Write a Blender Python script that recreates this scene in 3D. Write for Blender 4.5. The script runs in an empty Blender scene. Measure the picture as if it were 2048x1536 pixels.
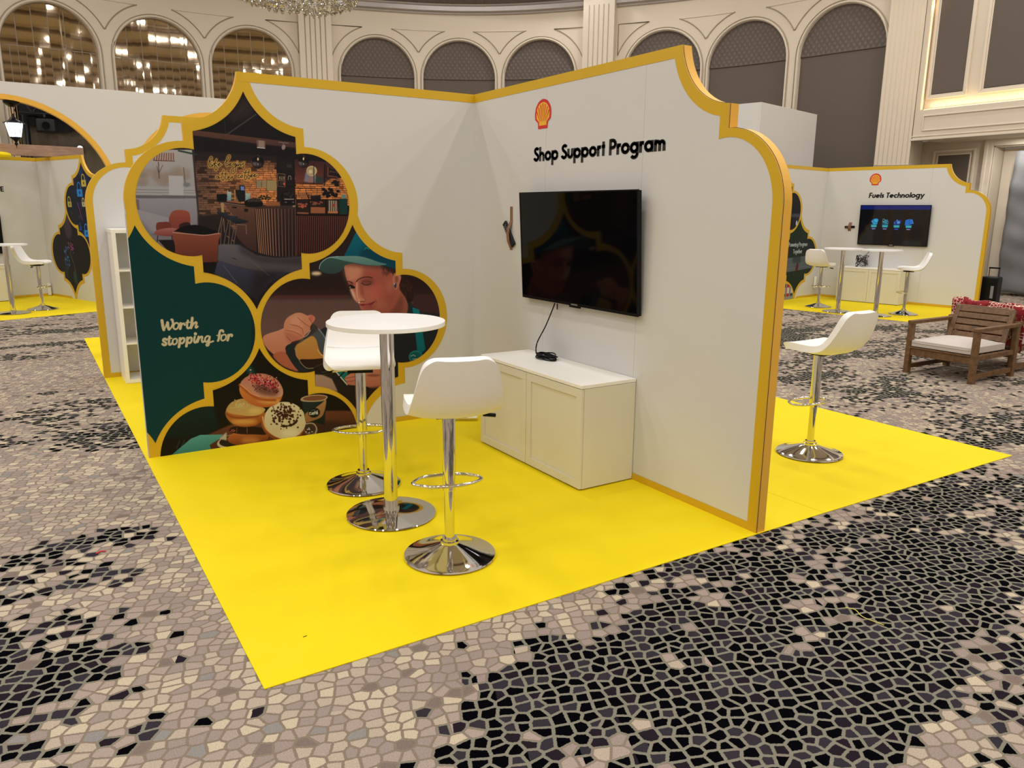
import bpy, bmesh, math, random
import numpy as np
from mathutils import Vector, Matrix
random.seed(7)
rng = np.random.RandomState(5)
C = bpy.context.scene.collection
SC = bpy.context.scene
PI = math.pi

# ------------------------------------------------------------------ camera
FPX = 1550.49
CAM = np.array([-3.1781, -5.5947, 1.6732])
CR = np.array([0.84520328, -0.53437906, 0.00839312])
CU = np.array([0.10954546, 0.18859131, 0.9759268])
CF = np.array([0.52309771, 0.8239371, -0.21793679])
cd = bpy.data.cameras.new('camera'); cam = bpy.data.objects.new('camera', cd); C.objects.link(cam)
cd.sensor_width = 36.0; cd.lens = 36.0 * FPX / 2048.0; cd.clip_start = 0.05; cd.clip_end = 200
cam.matrix_world = Matrix(((CR[0], CU[0], -CF[0], CAM[0]), (CR[1], CU[1], -CF[1], CAM[1]), (CR[2], CU[2], -CF[2], CAM[2]), (0, 0, 0, 1)))
SC.camera = cam
vs = SC.view_settings
vs.view_transform = 'Standard'; vs.look = 'None'; vs.gamma = 1.0; vs.use_curve_mapping = False
vs.exposure = -0.80
SC.cycles.max_bounces = 10; SC.cycles.diffuse_bounces = 5; SC.cycles.glossy_bounces = 6
SC.cycles.sample_clamp_indirect = 6.0
SC.cycles.use_denoising = True

# ------------------------------------------------------------------ world + lights
w = bpy.data.worlds.new('hall_air'); SC.world = w; w.use_nodes = True
w.node_tree.nodes['Background'].inputs[0].default_value = (1.0, 0.93, 0.84, 1)
w.node_tree.nodes['Background'].inputs[1].default_value = 0.3
CEIL = 8.3
def area(name, loc, size, power, col=(1, 0.93, 0.84), rot=(0, 0, 0), shape='DISK', sy=None):
    l = bpy.data.lights.new(name, 'AREA'); l.shape = shape; l.size = size; l.energy = power; l.color = col
    if sy: l.size_y = sy
    o = bpy.data.objects.new(name, l); C.objects.link(o); o.location = loc; o.rotation_euler = rot
    return o
LP = 78.0
for ix in range(9):
    for iy in range(10):
        x = -12.5 + ix * 3.1; y = -12.2 + iy * 3.0
        if x > 12.8 or (y > 12 and x < 4): continue
        area('ceiling_downlight', (x, y, CEIL - 0.03), 0.40, LP, (1.0, 0.99, 0.975))

# ------------------------------------------------------------------ pixel -> place on a plane
def ray(px, py): return CF + CR * (px - 1024) / FPX + CU * (768 - py) / FPX
def onp(px, py, axis, val):
    d = ray(px, py); return CAM + d * (val - CAM[axis]) / d[axis]

# ------------------------------------------------------------------ materials
def s2l(c):
    c = np.array(c, float) / 255.0
    return np.where(c <= 0.04045, c / 12.92, ((c + 0.055) / 1.055) ** 2.4)
def mat(name, col, rough=0.5, metal=0.0, emis=None, estr=0, bump=0, bscale=50, var=0.0, coat=0, spec=0.5, trans=0, ior=1.45):
    m = bpy.data.materials.new(name); m.use_nodes = True
    nt = m.node_tree; b = nt.nodes['Principled BSDF']
    b.inputs['Base Color'].default_value = (*col, 1); b.inputs['Roughness'].default_value = rough
    b.inputs['Metallic'].default_value = metal; b.inputs['IOR'].default_value = ior
    b.inputs['Coat Weight'].default_value = coat; b.inputs['Specular IOR Level'].default_value = spec
    b.inputs['Transmission Weight'].default_value = trans
    if emis: b.inputs['Emission Color'].default_value = (*emis, 1); b.inputs['Emission Strength'].default_value = estr
    if bump or var:
        tc = nt.nodes.new('ShaderNodeTexCoord'); n = nt.nodes.new('ShaderNodeTexNoise')
        n.inputs['Scale'].default_value = bscale; n.inputs['Detail'].default_value = 4
        nt.links.new(tc.outputs['Object'], n.inputs['Vector'])
        if bump:
            bp = nt.nodes.new('ShaderNodeBump'); bp.inputs['Strength'].default_value = bump; bp.inputs['Distance'].default_value = 0.01
            nt.links.new(n.outputs['Fac'], bp.inputs['Height']); nt.links.new(bp.outputs['Normal'], b.inputs['Normal'])
        if var:
            mx = nt.nodes.new('ShaderNodeMix'); mx.data_type = 'RGBA'
            mx.inputs['A'].default_value = (*[c * (1 - var) for c in col], 1); mx.inputs['B'].default_value = (*[min(1, c * (1 + var)) for c in col], 1)
            nt.links.new(n.outputs['Fac'], mx.inputs['Factor']); nt.links.new(mx.outputs['Result'], b.inputs['Base Color'])
    return m
M = {}
M['white'] = mat('white_laminate', (0.63, 0.625, 0.615), 0.42, var=0.01, bscale=3)
M['gold'] = mat('golden_foil', (0.62, 0.385, 0.014), 0.4, var=0.03, bscale=4)
M['goldedge'] = mat('golden_edge_paint', (0.78, 0.43, 0.05), 0.5, var=0.03, bscale=4)
M['yellow'] = None
M['cream'] = mat('bounce_tinted_white_lacquer', (0.68, 0.655, 0.545), 0.4, var=0.02, bscale=3)  # white cabinet fronts, with yellow bounce light from the carpet mixed into the colour
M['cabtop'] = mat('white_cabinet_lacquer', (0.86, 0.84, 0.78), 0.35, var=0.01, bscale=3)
M['tabletop'] = mat('white_table_laminate', (0.86, 0.85, 0.83), 0.3, var=0.01, bscale=5)
M['chrome'] = mat('polished_chrome', (0.72, 0.71, 0.70), 0.06, 1.0, var=0.03, bscale=8)
M['leather'] = mat('white_leatherette', (0.88, 0.87, 0.85), 0.42, bump=0.12, bscale=14)
M['black'] = mat('black_plastic', (0.004, 0.004, 0.005), 0.35, spec=0.25, var=0.2, bscale=30)
M['rubber'] = mat('black_rubber_cable', (0.005, 0.005, 0.005), 0.5, spec=0.2, var=0.2, bscale=60)
M['screen'] = mat('dark_glossy_screen', (0.002, 0.002, 0.0025), 0.05, spec=0.2, var=0.1, bscale=5)
M['tape'] = mat('brown_parcel_tape', (0.22, 0.105, 0.055), 0.45, var=0.15, bscale=40)
M['ink'] = mat('black_vinyl_lettering', (0.012, 0.010, 0.010), 0.45, var=0.2, bscale=20)
M['red'] = mat('red_vinyl', (0.62, 0.015, 0.02), 0.45, var=0.08, bscale=20)
M['amber'] = mat('amber_yellow_vinyl', (0.82, 0.44, 0.025), 0.45, var=0.04, bscale=20)
M['wall'] = mat('cream_painted_plaster', (0.69, 0.60, 0.475), 0.6, var=0.03, bscale=1.5)
M['walldark'] = mat('beige_painted_plaster', (0.60, 0.53, 0.43), 0.6, var=0.03, bscale=1.5)
M['trimp'] = mat('cream_moulding_paint', (0.72, 0.635, 0.515), 0.5, var=0.03, bscale=4)
M['groove'] = mat('bronze_moulding_line', (0.34, 0.27, 0.19), 0.5, var=0.05, bscale=4)
M['padplain'] = mat('taupe_wall_fabric', (0.125, 0.100, 0.082), 0.85, bump=0.2, bscale=120, var=0.05)
M['cornice'] = mat('pewter_cornice_paint', (0.42, 0.38, 0.36), 0.35, 0.3, var=0.05, bscale=4)
M['cornicedark'] = mat('dark_ornate_cornice', (0.13, 0.105, 0.09), 0.5, bump=0.9, bscale=14, var=0.3)
M['mirror'] = mat('bronze_tinted_mirror', (0.60, 0.50, 0.37), 0.03, 1.0, bump=0.02, bscale=1.1)
M['ceil'] = mat('ceiling_plaster', (0.66, 0.58, 0.46), 0.7, var=0.03, bscale=2)
M['ceilbrown'] = mat('brown_ceiling_beam', (0.16, 0.11, 0.07), 0.6, var=0.08, bscale=2)
M['wood'] = None
M['beamwood'] = None
M['cushion'] = mat('light_grey_cushion_fabric', (0.54, 0.49, 0.45), 0.9, bump=0.25, bscale=160, var=0.04)
M['case'] = mat('black_suitcase_shell', (0.004, 0.004, 0.0045), 0.35, spec=0.25, var=0.2, bscale=20)
M['sheet'] = mat('grey_plastic_sheet', (0.20, 0.20, 0.205), 0.38, bump=0.3, bscale=5, var=0.06)
M['socket'] = mat('white_socket_plastic', (0.82, 0.81, 0.76), 0.4, var=0.02, bscale=20)
M['darkhole'] = mat('dark_socket_recess', (0.10, 0.09, 0.08), 0.6, var=0.1, bscale=20)
M['fabricblack'] = mat('black_stage_fabric', (0.008, 0.008, 0.009), 0.9, bump=0.4, bscale=3)
M['brownfab'] = mat('added_brown_backdrop', (0.10, 0.078, 0.050), 0.9, bump=0.3, bscale=4, var=0.08)
M['truss'] = mat('black_truss_metal', (0.02, 0.02, 0.02), 0.4, 0.6, var=0.1, bscale=10)
M['crystal'] = mat('clear_crystal', (0.95, 0.95, 0.93), 0.02, trans=1.0, ior=1.5, var=0.01, bscale=9)
M['warmled'] = mat('warm_led_strip', (1, 0.8, 0.5), 0.5, emis=(1.0, 0.68, 0.34), estr=2.2)
M['bulb'] = mat('cold_white_bulb', (1, 1, 1), 0.5, emis=(0.85, 0.9, 1.0), estr=16)
M['bulbwarm'] = mat('warm_white_bulb', (1, 1, 1), 0.5, emis=(1.0, 0.88, 0.7), estr=20)
M['redscrap'] = mat('red_paper_scrap', (0.55, 0.03, 0.03), 0.6, var=0.1, bscale=90)
M['yellowscrap'] = mat('yellow_plastic_strip', (0.75, 0.65, 0.12), 0.5, var=0.1, bscale=90)
M['silver'] = mat('silver_badge', (0.55, 0.55, 0.55), 0.3, 0.8, var=0.05, bscale=50)

def nodes_of(name):
    m = bpy.data.materials.new(name); m.use_nodes = True
    return m, m.node_tree, m.node_tree.nodes['Principled BSDF']
def nmath(nt, op, a, b=None, c=None):
    n = nt.nodes.new('ShaderNodeMath'); n.operation = op
    for i, v in enumerate((a, b, c)):
        if v is None: continue
        if isinstance(v, (int, float)): n.inputs[i].default_value = v
        else: nt.links.new(v, n.inputs[i])
    return n.outputs[0]
def nmix(nt, f, a, b):
    n = nt.nodes.new('ShaderNodeMix'); n.data_type = 'RGBA'
    if isinstance(f, (int, float)): n.inputs['Factor'].default_value = f
    else: nt.links.new(f, n.inputs['Factor'])
    for k, v in (('A', a), ('B', b)):
        if isinstance(v, tuple): n.inputs[k].default_value = (*v, 1)
        else: nt.links.new(v, n.inputs[k])
    return n.outputs['Result']
def nramp(nt, f, stops, interp='LINEAR'):
    n = nt.nodes.new('ShaderNodeValToRGB'); n.color_ramp.interpolation = interp
    e = n.color_ramp.elements
    while len(e) < len(stops): e.new(0.5)
    for el, (p, c) in zip(e, stops): el.position = p; el.color = (*c, 1)
    nt.links.new(f, n.inputs[0]); return n.outputs['Color']

def yellow_carpet_mat():
    m, nt, b = nodes_of('yellow_needlefelt_carpet')
    tc = nt.nodes.new('ShaderNodeTexCoord')
    n = nt.nodes.new('ShaderNodeTexNoise'); n.inputs['Scale'].default_value = 1.3; n.inputs['Detail'].default_value = 5
    n2 = nt.nodes.new('ShaderNodeTexNoise'); n2.inputs['Scale'].default_value = 400
    nt.links.new(tc.outputs['Object'], n.inputs['Vector']); nt.links.new(tc.outputs['Object'], n2.inputs['Vector'])
    c = nmix(nt, n.outputs['Fac'], (0.75, 0.575, 0.0), (0.85, 0.665, 0.002))
    nt.links.new(c, b.inputs['Base Color']); b.inputs['Roughness'].default_value = 0.75; b.inputs['Specular IOR Level'].default_value = 0.25
    bp = nt.nodes.new('ShaderNodeBump'); bp.inputs['Strength'].default_value = 0.15; bp.inputs['Distance'].default_value = 0.004
    nt.links.new(n2.outputs['Fac'], bp.inputs['Height']); nt.links.new(bp.outputs['Normal'], b.inputs['Normal'])
    return m
M['yellow'] = yellow_carpet_mat()

def wood_mat(name, dark, light, scale):
    m, nt, b = nodes_of(name)
    tc = nt.nodes.new('ShaderNodeTexCoord'); mp = nt.nodes.new('ShaderNodeMapping'); mp.inputs['Scale'].default_value = scale
    n = nt.nodes.new('ShaderNodeTexNoise'); n.inputs['Scale'].default_value = 6; n.inputs['Detail'].default_value = 6; n.inputs['Distortion'].default_value = 0.6
    nt.links.new(tc.outputs['Object'], mp.inputs[0]); nt.links.new(mp.outputs[0], n.inputs['Vector'])
    c = nramp(nt, n.outputs['Fac'], [(0.3, dark), (0.7, light)])
    nt.links.new(c, b.inputs['Base Color']); b.inputs['Roughness'].default_value = 0.55
    bp = nt.nodes.new('ShaderNodeBump'); bp.inputs['Strength'].default_value = 0.1
    nt.links.new(n.outputs['Fac'], bp.inputs['Height']); nt.links.new(bp.outputs['Normal'], b.inputs['Normal'])
    return m
M['wood'] = wood_mat('stained_acacia_wood', (0.085, 0.040, 0.014), (0.17, 0.085, 0.032), (4, 4, 4))
M['beamwood'] = wood_mat('pale_brown_beam_wood', (0.24, 0.14, 0.09), (0.36, 0.22, 0.15), (1, 1, 6))

def pebble_carpet_mat():
    m, nt, b = nodes_of('pebble_patterned_carpet')
    tc = nt.nodes.new('ShaderNodeTexCoord')
    mp = nt.nodes.new('ShaderNodeMapping'); mp.inputs['Rotation'].default_value = (0, 0, 0.35); mp.inputs['Scale'].default_value = (1.0, 1.16, 1)
    nt.links.new(tc.outputs['Object'], mp.inputs[0])
    # fray the cell edges
    fr = nt.nodes.new('ShaderNodeTexNoise'); fr.inputs['Scale'].default_value = 130; fr.inputs['Detail'].default_value = 1
    nt.links.new(mp.outputs[0], fr.inputs['Vector'])
    sub = nt.nodes.new('ShaderNodeVectorMath'); sub.operation = 'SUBTRACT'; nt.links.new(fr.outputs['Color'], sub.inputs[0]); sub.inputs[1].default_value = (0.5, 0.5, 0.5)
    sc = nt.nodes.new('ShaderNodeVectorMath'); sc.operation = 'SCALE'; nt.links.new(sub.outputs[0], sc.inputs[0]); sc.inputs['Scale'].default_value = 0.006
    ad = nt.nodes.new('ShaderNodeVectorMath'); ad.operation = 'ADD'; nt.links.new(mp.outputs[0], ad.inputs[0]); nt.links.new(sc.outputs[0], ad.inputs[1])
    SCL = 17.6; RND = 0.66
    v1 = nt.nodes.new('ShaderNodeTexVoronoi'); v1.voronoi_dimensions = '2D'; v1.inputs['Scale'].default_value = SCL; v1.inputs['Randomness'].default_value = RND
    v2 = nt.nodes.new('ShaderNodeTexVoronoi'); v2.voronoi_dimensions = '2D'; v2.feature = 'DISTANCE_TO_EDGE'; v2.inputs['Scale'].default_value = SCL; v2.inputs['Randomness'].default_value = RND
    nt.links.new(ad.outputs[0], v1.inputs['Vector']); nt.links.new(ad.outputs[0], v2.inputs['Vector'])
    pos = v1.outputs['Position']
    # cell centre back into room coordinates
    im = nt.nodes.new('ShaderNodeMapping'); im.vector_type = 'TEXTURE'; im.inputs['Rotation'].default_value = (0, 0, 0.35); im.inputs['Scale'].default_value = (1.0, 1.16, 1)
    # TEXTURE mapping is the inverse of a POINT mapping with the same numbers
    mp.vector_type = 'POINT'; nt.links.new(pos, im.inputs[0]); cell = im.outputs[0]
    wn = nt.nodes.new('ShaderNodeTexWhiteNoise'); wn.noise_dimensions = '2D'; nt.links.new(pos, wn.inputs['Vector'])
    wsep = nt.nodes.new('ShaderNodeSeparateColor'); nt.links.new(wn.outputs['Color'], wsep.inputs[0])
    r1, r2, r3 = wsep.outputs[0], wsep.outputs[1], wsep.outputs[2]
    # large drifting field of dark cells
    nn = nt.nodes.new('ShaderNodeTexNoise'); nn.noise_dimensions = '2D'; nn.inputs['Scale'].default_value = 1.15; nn.inputs['Detail'].default_value = 3.0; nn.inputs['Distortion'].default_value = 0.7
    mm = nt.nodes.new('ShaderNodeMapping'); mm.inputs['Scale'].default_value = (0.75, 1.5, 1); mm.inputs['Rotation'].default_value = (0, 0, -0.45); mm.inputs['Location'].default_value = (3.1, 1.7, 0)
    nt.links.new(cell, mm.inputs[0]); nt.links.new(mm.outputs[0], nn.inputs['Vector'])
    field = nn.outputs['Fac']
    blobs = [(-0.9, -4.0, 1.1, 0.7, 0.20), (0.7, -3.75, 1.6, 0.55, 0.24), (0.3, -3.3, 1.2, 0.22, 0.10), (-1.6, -3.7, 0.8, 0.42, 0.10), (-3.42, -2.75, 0.33, 0.5, 0.27), (-2.95, -1.3, 0.6, 0.14, 0.26),
             (-2.66, 0.55, 0.42, 0.28, 0.30), (-2.9, 1.75, 0.5, 0.35, 0.17), (-2.55, 6.75, 0.8, 0.22, 0.28), (-3.0, 5.55, 1.2, 0.12, 0.28), (6.1, 0.1, 1.2, 0.7, 0.27),
             (6.2, 1.7, 1.4, 0.5, 0.26), (4.0, -0.6, 0.5, 0.5, 0.18), (-2.6, -3.45, 0.9, 0.5, -0.12), (-3.0, -0.5, 0.5, 0.55, -0.2), (-2.5, -2.2, 0.25, 0.7, -0.16), (-3.1, 3.8, 0.8, 1.0, -0.12), (4.1, 0.8, 1.0, 1.0, -0.12), (1.0, -6.5, 2.5, 1.5, 0.2), (5.0, -3.0, 2.0, 0.8, 0.15)]
    for (bx, by, rx, ry, st) in blobs:
        q = nt.nodes.new('ShaderNodeVectorMath'); q.operation = 'SUBTRACT'; nt.links.new(cell, q.inputs[0]); q.inputs[1].default_value = (bx, by, 0)
        q2 = nt.nodes.new('ShaderNodeVectorMath'); q2.operation = 'MULTIPLY'; nt.links.new(q.outputs[0], q2.inputs[0]); q2.inputs[1].default_value = (1 / rx, 1 / ry, 0)
        q3 = nt.nodes.new('ShaderNodeVectorMath'); q3.operation = 'DOT_PRODUCT'; nt.links.new(q2.outputs[0], q3.inputs[0]); nt.links.new(q2.outputs[0], q3.inputs[1])
        e = nmath(nt, 'POWER', 2.718, nmath(nt, 'MULTIPLY', q3.outputs['Value'], -0.8))
        field = nmath(nt, 'MULTIPLY_ADD', e, st, field)
    f2 = nmath(nt, 'ADD', field, nmath(nt, 'MULTIPLY', nmath(nt, 'SUBTRACT', r1, 0.5), 0.30))
    dark = nmath(nt, 'GREATER_THAN', f2, 0.63)
    lightc = nramp(nt, r2, [(0.0, tuple(s2l((158, 143, 133)))), (0.30, tuple(s2l((146, 132, 125)))), (0.52, tuple(s2l((172, 158, 141)))), (0.76, tuple(s2l((186, 173, 150)))), (0.93, tuple(s2l((120, 106, 99)))), (0.965, tuple(s2l((134, 131, 127))))], 'CONSTANT')
    darkc = nramp(nt, r3, [(0.0, (0.0012, 0.001, 0.002)), (0.58, (0.032, 0.027, 0.034)), (0.8, (0.017, 0.012, 0.017))], 'CONSTANT')
    cellc = nmix(nt, dark, lightc, darkc)
    gr = nmix(nt, dark, tuple(s2l((128, 115, 101))), tuple(s2l((124, 120, 106))))
    wid = nmath(nt, 'MULTIPLY_ADD', dark, 0.025, 0.088)
    edge = nt.nodes.new('ShaderNodeMapRange'); edge.inputs['To Min'].default_value = 1; edge.inputs['To Max'].default_value = 0
    nt.links.new(v2.outputs['Distance'], edge.inputs['Value']); nt.links.new(nmath(nt, 'MULTIPLY', wid, 0.86), edge.inputs['From Min']); nt.links.new(nmath(nt, 'MULTIPLY', wid, 1.14), edge.inputs['From Max'])
    col = nmix(nt, edge.outputs[0], cellc, gr)
    fb = nt.nodes.new('ShaderNodeTexNoise'); fb.inputs['Scale'].default_value = 230; fb.inputs['Detail'].default_value = 2
    nt.links.new(tc.outputs['Object'], fb.inputs['Vector'])
    k = nt.nodes.new('ShaderNodeMix'); k.data_type = 'RGBA'; k.blend_type = 'MULTIPLY'; k.inputs['Factor'].default_value = 0.5
    nt.links.new(col, k.inputs['A']); g = nramp(nt, fb.outputs['Fac'], [(0.25, (0.55, 0.55, 0.55)), (0.75, (1.35, 1.35, 1.35))]); nt.links.new(g, k.inputs['B'])
    nt.links.new(k.outputs['Result'], b.inputs['Base Color'])
    b.inputs['Roughness'].default_value = 0.95; b.inputs['Specular IOR Level'].default_value = 0.02
    h = nmath(nt, 'ADD', nmath(nt, 'MULTIPLY', fb.outputs['Fac'], 0.6), nmath(nt, 'MULTIPLY', v2.outputs['Distance'], 1.2))
    bp = nt.nodes.new('ShaderNodeBump'); bp.inputs['Strength'].default_value = 0.35; bp.inputs['Distance'].default_value = 0.004
    nt.links.new(h, bp.inputs['Height']); nt.links.new(bp.outputs['Normal'], b.inputs['Normal'])
    return m
M['pebble'] = pebble_carpet_mat()

def quilt_mat():
    m, nt, b = nodes_of('quilted_taupe_fabric')
    tc = nt.nodes.new('ShaderNodeTexCoord')
    outs = []
    for ang in (0.62, -0.62):
        mp = nt.nodes.new('ShaderNodeMapping'); mp.inputs['Rotation'].default_value = (0, 0, ang); mp.inputs['Scale'].default_value = (1, 1, 1)
        nt.links.new(tc.outputs['UV'], mp.inputs[0])
        wv = nt.nodes.new('ShaderNodeTexWave'); wv.inputs['Scale'].default_value = 3.1; wv.inputs['Distortion'].default_value = 0.3
        nt.links.new(mp.outputs[0], wv.inputs['Vector']); outs.append(wv.outputs['Fac'])
    h = nmath(nt, 'MULTIPLY', outs[0], outs[1])
    c = nramp(nt, h, [(0.0, (0.112, 0.088, 0.073)), (0.5, (0.135, 0.108, 0.090)), (1.0, (0.165, 0.135, 0.113))])
    nt.links.new(c, b.inputs['Base Color']); b.inputs['Roughness'].default_value = 0.8
    bp = nt.nodes.new('ShaderNodeBump'); bp.inputs['Strength'].default_value = 0.45; bp.inputs['Distance'].default_value = 0.03
    nt.links.new(h, bp.inputs['Height']); nt.links.new(bp.outputs['Normal'], b.inputs['Normal'])
    return m
M['padquilt'] = quilt_mat()

def kilim_mat():
    m, nt, b = nodes_of('red_kilim_textile')
    tc = nt.nodes.new('ShaderNodeTexCoord')
    v = nt.nodes.new('ShaderNodeTexVoronoi'); v.distance = 'CHEBYCHEV'; v.inputs['Scale'].default_value = 22; v.inputs['Randomness'].default_value = 0.35
    nt.links.new(tc.outputs['Object'], v.inputs['Vector'])
    v3 = nt.nodes.new('ShaderNodeTexVoronoi'); v3.feature = 'DISTANCE_TO_EDGE'; v3.inputs['Scale'].default_value = 30; v3.inputs['Randomness'].default_value = 0.6
    nt.links.new(tc.outputs['Object'], v3.inputs['Vector'])
    ns = nt.nodes.new('ShaderNodeTexNoise'); ns.inputs['Scale'].default_value = 9; nt.links.new(tc.outputs['Object'], ns.inputs['Vector'])
    a = nmath(nt, 'MULTIPLY', nmath(nt, 'LESS_THAN', v3.outputs['Distance'], 0.07), nmath(nt, 'GREATER_THAN', ns.outputs['Fac'], 0.5))
    r = nramp(nt, v.outputs['Distance'], [(0.0, (0.02, 0.012, 0.015)), (0.17, (0.26, 0.008, 0.014)), (0.46, (0.15, 0.004, 0.008)), (0.66, (0.75, 0.6, 0.45))], 'CONSTANT')
    c = nmix(nt, a, r, (0.75, 0.58, 0.45)); nt.links.new(c, b.inputs['Base Color']); b.inputs['Roughness'].default_value = 0.9
    return m
M['kilim'] = kilim_mat()

# ------------------------------------------------------------------ mesh helpers
def link(o, parent=None):
    C.objects.link(o)
    if parent is not None: o.parent = parent
    return o
def mesh_obj(name, verts, faces, m, parent=None, smooth=False, mats=None, fm=None):
    me = bpy.data.meshes.new(name); me.from_pydata([tuple(map(float, v)) for v in verts], [], faces)
    for k in (mats or [m]): me.materials.append(k)
    if fm: me.polygons.foreach_set('material_index', fm)
    if smooth: me.polygons.foreach_set('use_smooth', [True] * len(me.polygons))
    me.update(); o = bpy.data.objects.new(name, me); return link(o, parent)
def bm_obj(name, bm, m, parent=None, smooth=False, bevel=0, segs=2):
    bmesh.ops.recalc_face_normals(bm, faces=bm.faces)
    me = bpy.data.meshes.new(name); bm.to_mesh(me); bm.free(); me.materials.append(m)
    if smooth: me.polygons.foreach_set('use_smooth', [True] * len(me.polygons))
    o = link(bpy.data.objects.new(name, me), parent)
    if bevel:
        b = o.modifiers.new('bevel', 'BEVEL'); b.width = bevel; b.segments = segs; b.limit_method = 'ANGLE'
    return o
def add_box(bm, x0, x1, y0, y1, z0, z1, mtx=None):
    vs = [bm.verts.new(((x0, x1)[i & 1], (y0, y1)[(i >> 1) & 1], (z0, z1)[i >> 2])) for i in range(8)]
    for f in ((0, 2, 3, 1), (4, 5, 7, 6), (0, 1, 5, 4), (2, 6, 7, 3), (0, 4, 6, 2), (1, 3, 7, 5)): bm.faces.new([vs[i] for i in f])
    if mtx is not None: bmesh.ops.transform(bm, matrix=mtx, verts=vs)
def box(name, x0, x1, y0, y1, z0, z1, m, parent=None, bevel=0, mtx=None):
    bm = bmesh.new(); add_box(bm, x0, x1, y0, y1, z0, z1, mtx); return bm_obj(name, bm, m, parent, bevel=bevel)
def lathe(name, prof, m, parent=None, n=48, loc=(0, 0), bm=None):
    own = bm is None; bm = bm or bmesh.new(); rings = []
    for (r, z) in prof:
        if r < 1e-5: rings.append([bm.verts.new((loc[0], loc[1], z))])
        else: rings.append([bm.verts.new((loc[0] + r * math.cos(2 * PI * i / n), loc[1] + r * math.sin(2 * PI * i / n), z)) for i in range(n)])
    for a, b in zip(rings, rings[1:]):
        for i in range(n):
            j = (i + 1) % n
            if len(a) == 1 and len(b) == 1: continue
            if len(a) == 1: bm.faces.new((a[0], b[i], b[j]))
            elif len(b) == 1: bm.faces.new((a[i], a[j], b[0]))
            else: bm.faces.new((a[i], a[j], b[j], b[i]))
    if own:
        o = bm_obj(name, bm, m, parent, smooth=True); auto_smooth(o); return o
def auto_smooth(o, ang=40):
    o.data.set_sharp_from_angle(angle=math.radians(ang))
def tube(bm, pts, r, n=8, closed=False, up=(0, 0, 1)):
    pts = [Vector(p) for p in pts]; rings = []; N = len(pts)
    for i, p in enumerate(pts):
        if closed: d = (pts[(i + 1) % N] - pts[i - 1])
        else: d = (pts[min(i + 1, N - 1)] - pts[max(i - 1, 0)])
        d.normalize(); u = Vector(up)
        if abs(d.dot(u)) > 0.95: u = Vector((1, 0, 0)) if abs(d.x) < 0.9 else Vector((0, 1, 0))
        a = d.cross(u).normalized(); b = d.cross(a).normalized()
        rings.append([bm.verts.new(p + (a * math.cos(2 * PI * k / n) + b * math.sin(2 * PI * k / n)) * r) for k in range(n)])
    rng_ = range(N if closed else N - 1)
    for i in rng_:
        A, B = rings[i], rings[(i + 1) % N]
        for k in range(n): bm.faces.new((A[k], A[(k + 1) % n], B[(k + 1) % n], B[k]))
    if not closed:
        bm.faces.new(rings[0][::-1]); bm.faces.new(rings[-1])
def tube_obj(name, pts, r, m, parent=None, n=8, closed=False, up=(0, 0, 1)):
    bm = bmesh.new(); tube(bm, pts, r, n, closed, up); return bm_obj(name, bm, m, parent, smooth=True)
def smooth_pts(pts, k=8, closed=False):
    P = [np.array(p, float) for p in pts]; N = len(P); out = []
    for i in range(N if closed else N - 1):
        if closed: a, b, c, d = P[i - 1], P[i], P[(i + 1) % N], P[(i + 2) % N]
        else: a, b, c, d = P[max(i - 1, 0)], P[i], P[i + 1], P[min(i + 2, N - 1)]
        for t in np.arange(k) / k:
            out.append(0.5 * (2 * b + (c - a) * t + (2 * a - 5 * b + 4 * c - d) * t * t + (3 * b - a - 3 * c + d) * t ** 3))
    if not closed: out.append(P[-1])
    return out
class Frame:
    """face coordinates: u along the wall from its inner corner, z up, n out of the face"""
    def __init__(s, O, U, N): s.O = np.array([*O, 0.0]); s.U = np.array([*U, 0.0]); s.N = np.array([*N, 0.0])
    def __call__(s, u, z, n=0.0): return s.O + s.U * u + s.N * n + np.array([0, 0, z])
def prism(name, fr, poly, n0, n1, m, parent=None, edge=None, plain=None):
    """poly [(u,z)] from depth n0 (front) to n1 (back); edge = material of the side faces"""
    k = len(poly); vs = [fr(u, z, n0) for u, z in poly] + [fr(u, z, n1) for u, z in poly]
    faces = [tuple(range(k)), tuple(range(2 * k - 1, k - 1, -1))] + [(i, i + k, (i + 1) % k + k, (i + 1) % k) for i in range(k)]
    o = mesh_obj(name, vs, faces, m, parent, mats=[m, edge or m], fm=[0, 0] + [0 if (plain and plain(poly[i], poly[(i + 1) % k])) else 1 for i in range(k)])
    bm = bmesh.new(); bm.from_mesh(o.data); bmesh.ops.recalc_face_normals(bm, faces=bm.faces); bm.to_mesh(o.data); bm.free()
    return o
def flat(name, fr, poly, n, m, parent=None, uv=None):
    """a print: single face polygon facing out of the frame (thin vinyl)"""
    o = mesh_obj(name, [fr(u, z, n) for u, z in poly], [tuple(range(len(poly)))], m, parent)
    if uv:
        l = o.data.uv_layers.new(name='UVMap')
        for lp in o.data.loops: l.data[lp.index].uv = uv(*poly[lp.vertex_index])
    return o
def ringpoly(name, fr, outer, inner, n, m, parent=None, th=0.0008):
    """flat strip between two open polylines with the same number of points"""
    k = len(outer); vs = [fr(u, z, n) for u, z in outer] + [fr(u, z, n) for u, z in inner]
    return mesh_obj(name, vs, [(i, i + 1, i + 1 + k, i + k) for i in range(k - 1)], m, parent)
def tag(o, label=None, cat=None, group=None, kind=None):
    if label: o['label'] = label
    if cat: o['category'] = cat
    if group: o['group'] = group
    if kind: o['kind'] = kind
    return o
def thing(name, label, cat, loc=(0, 0, 0), rz=0, group=None):
    o = bpy.data.objects.new(name, None); C.objects.link(o); o.location = loc; o.rotation_euler = (0, 0, rz); o.empty_display_size = 0.1
    return tag(o, label, cat, group)
def struct(o, kind='structure', label=None): o['kind'] = kind; return tag(o, label)
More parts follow.
